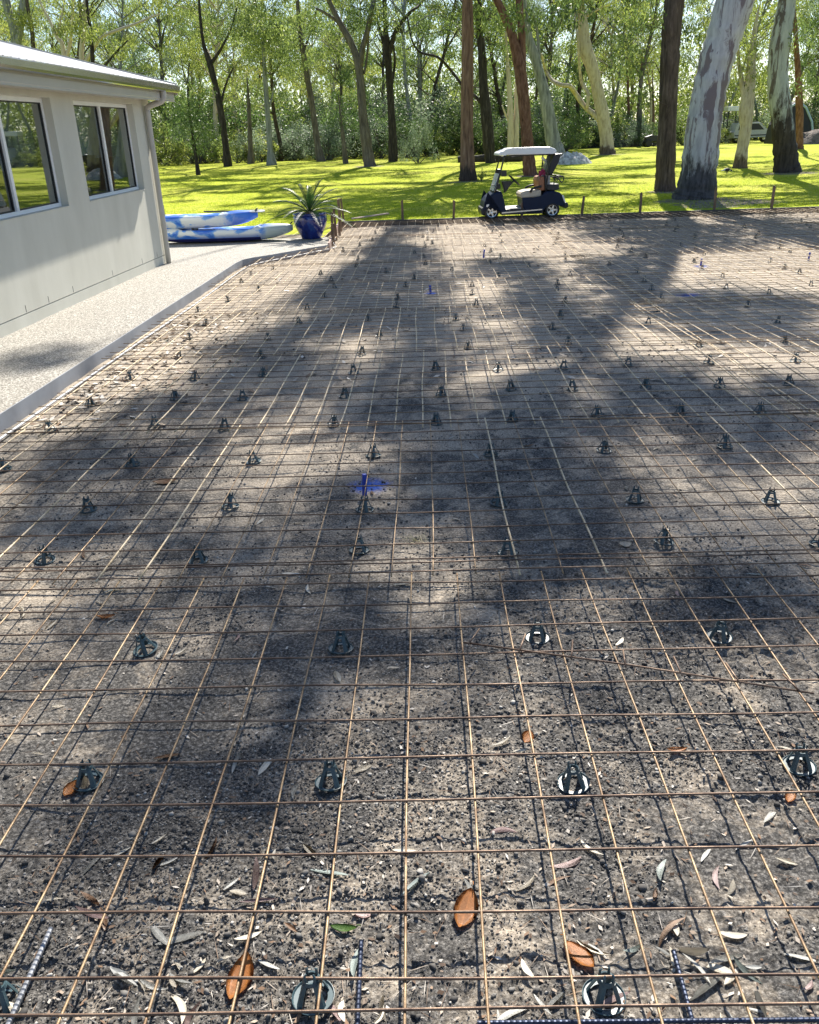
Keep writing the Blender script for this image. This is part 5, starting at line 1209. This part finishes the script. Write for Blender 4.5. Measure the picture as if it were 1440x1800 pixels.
SHW = [[tuple(on_z(*q, 0.0)[:2]) for q in pl] for pl in SHADE]
def axis_dist(t, P):
    q = np.array(P) - np.array(t.base); ax = t.axis; m = np.abs(ax[:, 2] - q[2] * 0.9) < 2.5
    if not m.any(): return 99
    return float(np.min(np.linalg.norm(ax[m][:, :2] - q[:2], axis=1)))
hosts = [t for t in TREES if t.general > 6]
nshade = 0
for pl in SHW:
    xs_, ys_ = [q[0] for q in pl], [q[1] for q in pl]; ymid = sum(ys_) / len(ys_)
    step = 0.34 if ymid < 4.2 else (0.46 if ymid < 7 else 0.62)
    y_ = min(ys_)
    while y_ < max(ys_):
        x_ = min(xs_)
        while x_ < max(xs_):
            gx, gy = x_ + random.uniform(-0.25, 0.25), y_ + random.uniform(-0.25, 0.25); x_ += step
            if not inside(pl, gx, gy) or random.random() < 0.10: continue
            best = (99, None, None)
            for h in np.arange(8, 25.1, 1.0):
                P_ = Vector((gx + SH.x * h, gy + SH.y * h, h))
                if h < 0.205 * P_.y + 2.6: continue
                for t in hosts:
                    if t.top + 2.5 < h - t.base.z: continue
                    d = axis_dist(t, P_)
                    if d < best[0]: best = (d, t, P_)
            if best[1] is not None and best[0] < 11:
                rr = 0.42 if ymid < 4.2 else (0.52 if ymid < 7 else 0.62)
                add_clump(best[1], best[2], rr, int((100 if ymid < 4.2 else 165) * (rr / 0.62) ** 1.6), 0.28, 0.10); nshade += 1
        y_ += step
print("shade clumps", nshade)
for t in TREES:
    k = 0; tries = 0; vis_k = 0
    while k < t.general and tries < 300:
        tries += 1; a = random.choice(list(t.axis[t.axis[:, 2] > min(6, t.top * 0.5)])) if (t.axis[:, 2] > 6).any() else t.axis[-1]
        P_ = Vector(a) + t.base + Vector((random.gauss(0, 2.4), random.gauss(0, 2.4), random.gauss(0.6, 1.0)))
        lx, ly = P_.x - SH.x * P_.z, P_.y - SH.y * P_.z
        if ly < 24.5 and -17 < lx < 22: continue
        if P_.z < 5: continue
        if P_.z < 0.205 * P_.y + 2.2:
            vis_k += 1
            if vis_k % 5: continue
        add_clump(t, P_, random.uniform(0.7, 1.3), 330, 0.2, 0.065); k += 1
ns = 0
for i in range(60):     # streaks of shade on the lawn, thrown by the high outer twigs
    gy = random.uniform(26, 50); gx = random.uniform(-0.30, 0.48) * gy; m_ = random.randint(3, 7)
    for j in range(m_):
        x_, y_ = gx + j * random.uniform(0.7, 1.1), gy + random.uniform(-0.35, 0.35); best = (99, None, None)
        for h in np.arange(10, 24, 1.0):
            P_ = Vector((x_ + SH.x * h, y_ + SH.y * h, h + zl(y_)))
            if P_.z < 0.205 * P_.y + 2.6: continue
            for t in hosts:
                if t.top + 2 < P_.z - t.base.z: continue
                d = axis_dist(t, P_)
                if d < best[0]: best = (d, t, P_)
        if best[0] < 8: add_clump(best[1], best[2], 0.7, 120, 0.3, 0.105); ns += 1
for t in TREES: finish(t)

# ------------------------------------------------------------------ the wood behind
def proto_tree(seed, Ht, lf, bk, nclump, low):
    random.seed(seed); r = np.random.default_rng(seed)
    bm = bmesh.new(); arr = []
    p_ = np.array([0, 0, -0.3]); d = np.array([random.uniform(-0.08, 0.08), random.uniform(-0.08, 0.08), 1.0]); pts = []; r0 = random.uniform(0.13, 0.24)
    while p_[2] < Ht * 0.9:
        pts.append([*p_, r0 * max(0.15, 1 - 0.85 * p_[2] / Ht)]); d = d + r.normal(0, 0.07, 3); d[2] = 1.0; d /= np.linalg.norm(d); p_ = p_ + d * 1.1
    sm = smooth_path(pts, 2); tube(bm, [q[:3] for q in sm], [q[3] for q in sm], 8)
    for i in range(nclump):
        z = Ht * (low + (1 - low) * r.uniform(0, 1) ** 0.8); k = min(range(len(pts)), key=lambda j: abs(pts[j][2] - z * 0.8)); a = np.array(pts[k][:3]); an = r.uniform(0, 6.28); rad = Ht * 0.19 * (0.35 + r.uniform(0, 1)) * (1.15 - 0.6 * abs(z / Ht - 0.65))
        q = np.array([a[0] + math.cos(an) * rad, a[1] + math.sin(an) * rad, z]); m1 = a * 0.5 + q * 0.5 + np.array([0, 0, 0.35])
        if i % 2 == 0: tube(bm, [a, m1, q], [0.06, 0.04, 0.015], 5)
        arr.append(leaves_in(q, r.uniform(0.6, 1.25) * np.array([1, 1, 0.7]), int(r.uniform(170, 360)), 0.175, 0.06, 1.1))
    root = empty("gum_tree", (0, 0, 0)); obj("trunk", bm, BK[bk], root, True); leaf_obj("crown", arr, LF[lf], root); return root
PROT = [proto_tree(101, 17, "mid", "brown", 52, 0.3), proto_tree(102, 20, "yellow", "grey", 50, 0.35), proto_tree(103, 15, "yellow", "pale", 50, 0.25), proto_tree(104, 18, "mid", "iron", 54, 0.22), proto_tree(105, 13, "dark", "brown", 50, 0.15), proto_tree(106, 19, "blue", "grey", 46, 0.3)]
PL = ["mid green gum tree in the dense wood beyond the lawn", "tall yellow green gum tree in the dense wood beyond the lawn", "shorter yellow green tree in the dense wood beyond the lawn", "mid green low branched tree in the dense wood beyond the lawn", "dark green small tree in the dense wood beyond the lawn", "blue grey leaved gum tree in the dense wood beyond the lawn"]
random.seed(77)
spots = []
for D, dx, jit in ((73, 5.4, 2.6), (84, 5.8, 3), (96, 5.8, 3.5), (110, 6.4, 4)):
    x_ = -0.56 * D - 4
    while x_ < 0.56 * D + 6:
        y_ = D + random.uniform(-jit, jit); X_ = x_ + random.uniform(-1.6, 1.6); x_ += dx
        if y_ < 92 and 22 < X_ * 83 / y_ < 37: continue
        if X_ > 9 and y_ < 80: y_ += 9
        spots.append((X_, y_))
used = set()
for i, (x_, y_) in enumerate(spots):
    k = random.choices(range(6), [4, 4, 3, 3, 2, 2])[0]
    o = PROT[k] if k not in used else dup(PROT[k]); used.add(k)
    o.location = (x_, y_, zl(y_)); s = random.uniform(0.78, 1.15); o.scale = (s, s, s * random.uniform(0.92, 1.1)); o.rotation_euler.z = random.uniform(0, 6.28)
    tag(o, PL[k], "tree", "gum trees of the wood beyond the lawn, " + LF[["mid", "yellow", "yellow", "mid", "dark", "blue"][k]].name + " " + str(k))
for k in range(6):
    if k not in used: PROT[k].location = (60 + k, 100, zl(100)); tag(PROT[k], PL[k], "tree", "trees")
def proto_shrub(seed, lf, h, n):
    r = np.random.default_rng(seed); arr = []; bm = bmesh.new()
    for i in range(n):
        a = r.uniform(0, 6.28); rad = r.uniform(0, 1) ** 0.6 * h * 0.55; z = h * r.uniform(0.12, 0.95) * (1 - 0.45 * (rad / (h * 0.55)) ** 2)
        q = np.array([math.cos(a) * rad, math.sin(a) * rad, z]); arr.append(leaves_in(q, h * r.uniform(0.10, 0.2), int(r.uniform(70, 130)), 0.17, 0.065, 0.2))
        if i % 3 == 0: tube(bm, [(0, 0, -0.1), tuple(q * np.array([0.4, 0.4, 0.55])), tuple(q)], [0.05, 0.03, 0.01], 5)
    root = empty("shrub", (0, 0, 0)); obj("stem", bm, BK["brown"], root); leaf_obj("foliage", arr, LF[lf], root); return root
SHR = [proto_shrub(201, "dark", 4.2, 36), proto_shrub(202, "blue", 3.6, 32), proto_shrub(203, "mid", 3.2, 30), proto_shrub(204, "yellow", 2.4, 24)]
SL = ["dense dark green shrub along the far edge of the lawn", "pale blue grey shrub along the far edge of the lawn", "mid green shrub along the far edge of the lawn", "small yellow green shrub along the far edge of the lawn"]
sp = []
for px in range(215, 1000, 17):
    D = random.uniform(68, 74); sp.append((on_y(px + random.uniform(-8, 8), 280, D).x, D, random.choices([0, 1, 2, 3], [3, 3, 4, 4])[0], random.uniform(0.6, 1.3)))
for px in range(985, 1300, 20):
    D = random.uniform(80, 87); sp.append((on_y(px + random.uniform(-8, 8), 250, D).x, D, random.choices([0, 1, 2, 3], [3, 2, 3, 3])[0], random.uniform(0.7, 1.1)))
for px in range(1250, 1480, 16):
    D = random.uniform(93, 99); sp.append((on_y(px + random.uniform(-8, 8), 250, D).x, D, random.choices([0, 1, 2, 3], [2, 2, 3, 3])[0], random.uniform(0.9, 1.4)))
for D0, n_, s0 in ((82, 26, 1.5), (92, 26, 1.7)):
    for i in range(n_):
        X_ = (-0.52 + 0.74 * i / n_) * D0 + random.uniform(-1, 1); sp.append((X_, D0 + random.uniform(-3, 3), random.choices([0, 1, 2, 3], [3, 2, 4, 3])[0], s0 * random.uniform(0.8, 1.25)))
used = set()
for x_, y_, k, s in sp:
    o = SHR[k] if k not in used else dup(SHR[k]); used.add(k)
    o.location = (x_, y_, zl(y_)); o.scale = (s * 1.1, s * 1.1, s); o.rotation_euler.z = random.uniform(0, 6.28); tag(o, SL[k], "shrub", SL[k].split(" along")[0] + "s of the lawn edge")
o = dup(SHR[1]); g = on_lawn(735, 287); o.location = g; o.scale = (0.52, 0.52, 0.86); tag(o, "lone pale shrub on the lawn left of the stringybark", "shrub", "shrubs on the lawn")
o = dup(SHR[3]); g = on_lawn(846, 318); o.location = (g.x, g.y - 0.4, g.z); o.scale = (0.13, 0.13, 0.22); tag(o, "tiny yellow green sapling at the foot of the stringybark", "shrub", "shrubs on the lawn")
o = dup(SHR[3]); g = on_lawn(772, 280); o.location = g; o.scale = (0.3, 0.3, 0.25); tag(o, "low yellow green clump of weeds on the lawn beside the lone pale shrub", "shrub", "shrubs on the lawn")
# the far wood, one mass
arr = []
for i in range(1900):
    D = rng.uniform(112, 165); x_ = rng.uniform(-0.62, 0.62) * D; h = rng.uniform(0, 1) ** 1.6 * 19
    if 0.45 < vnoise(np.array(x_ * 0.11), np.array(D * 0.05), 8) and h > 11.5: continue
    arr.append(leaves_in((x_, D, zl(D) + h), (2.6, 2.6, 1.7), 95, 0.55, 0.24))
V = np.concatenate(arr); mesh_obj("distant_wood", V, np.arange(len(V)).reshape(-1, 4), LF["wood"], kind="stuff", label="far-off green wood closing the view")
# grass blades on the nearer lawn
n_ = 90000
gy = 23.6 + 26 * rng.uniform(0, 1, n_) ** 1.6; gx = rng.uniform(-0.34, 0.56, n_) * gy
a = rng.uniform(0, 6.28, n_); h = rng.uniform(0.02, 0.06, n_); w = 0.007
zz = np.array([zl(v_) for v_ in gy]) - 0.01 + (vnoise(gx * 0.33, gy * 0.33, 3) - 0.5) * 0.10 * np.clip((gy - 24) / 6, 0, 1)
b_ = np.stack([gx, gy, zz], 1); s_ = np.stack([np.cos(a) * w, np.sin(a) * w, 0 * a], 1); tp = b_ + np.stack([rng.normal(0, 0.02, n_), rng.normal(0, 0.02, n_), h], 1)
V = np.stack([b_ - s_, b_ + s_, tp], 1).reshape(-1, 3)
GR = leafy("grass blades", [(0.0, (0.08, 0.14, 0.007)), (0.5, (0.25, 0.34, 0.014)), (1.0, (0.46, 0.50, 0.05))], 0.4, 0.9, 1.4, 0.08)
mesh_obj("grass", V, np.arange(len(V)).reshape(-1, 3), GR, kind="stuff", label="short bright green grass of the nearer lawn")
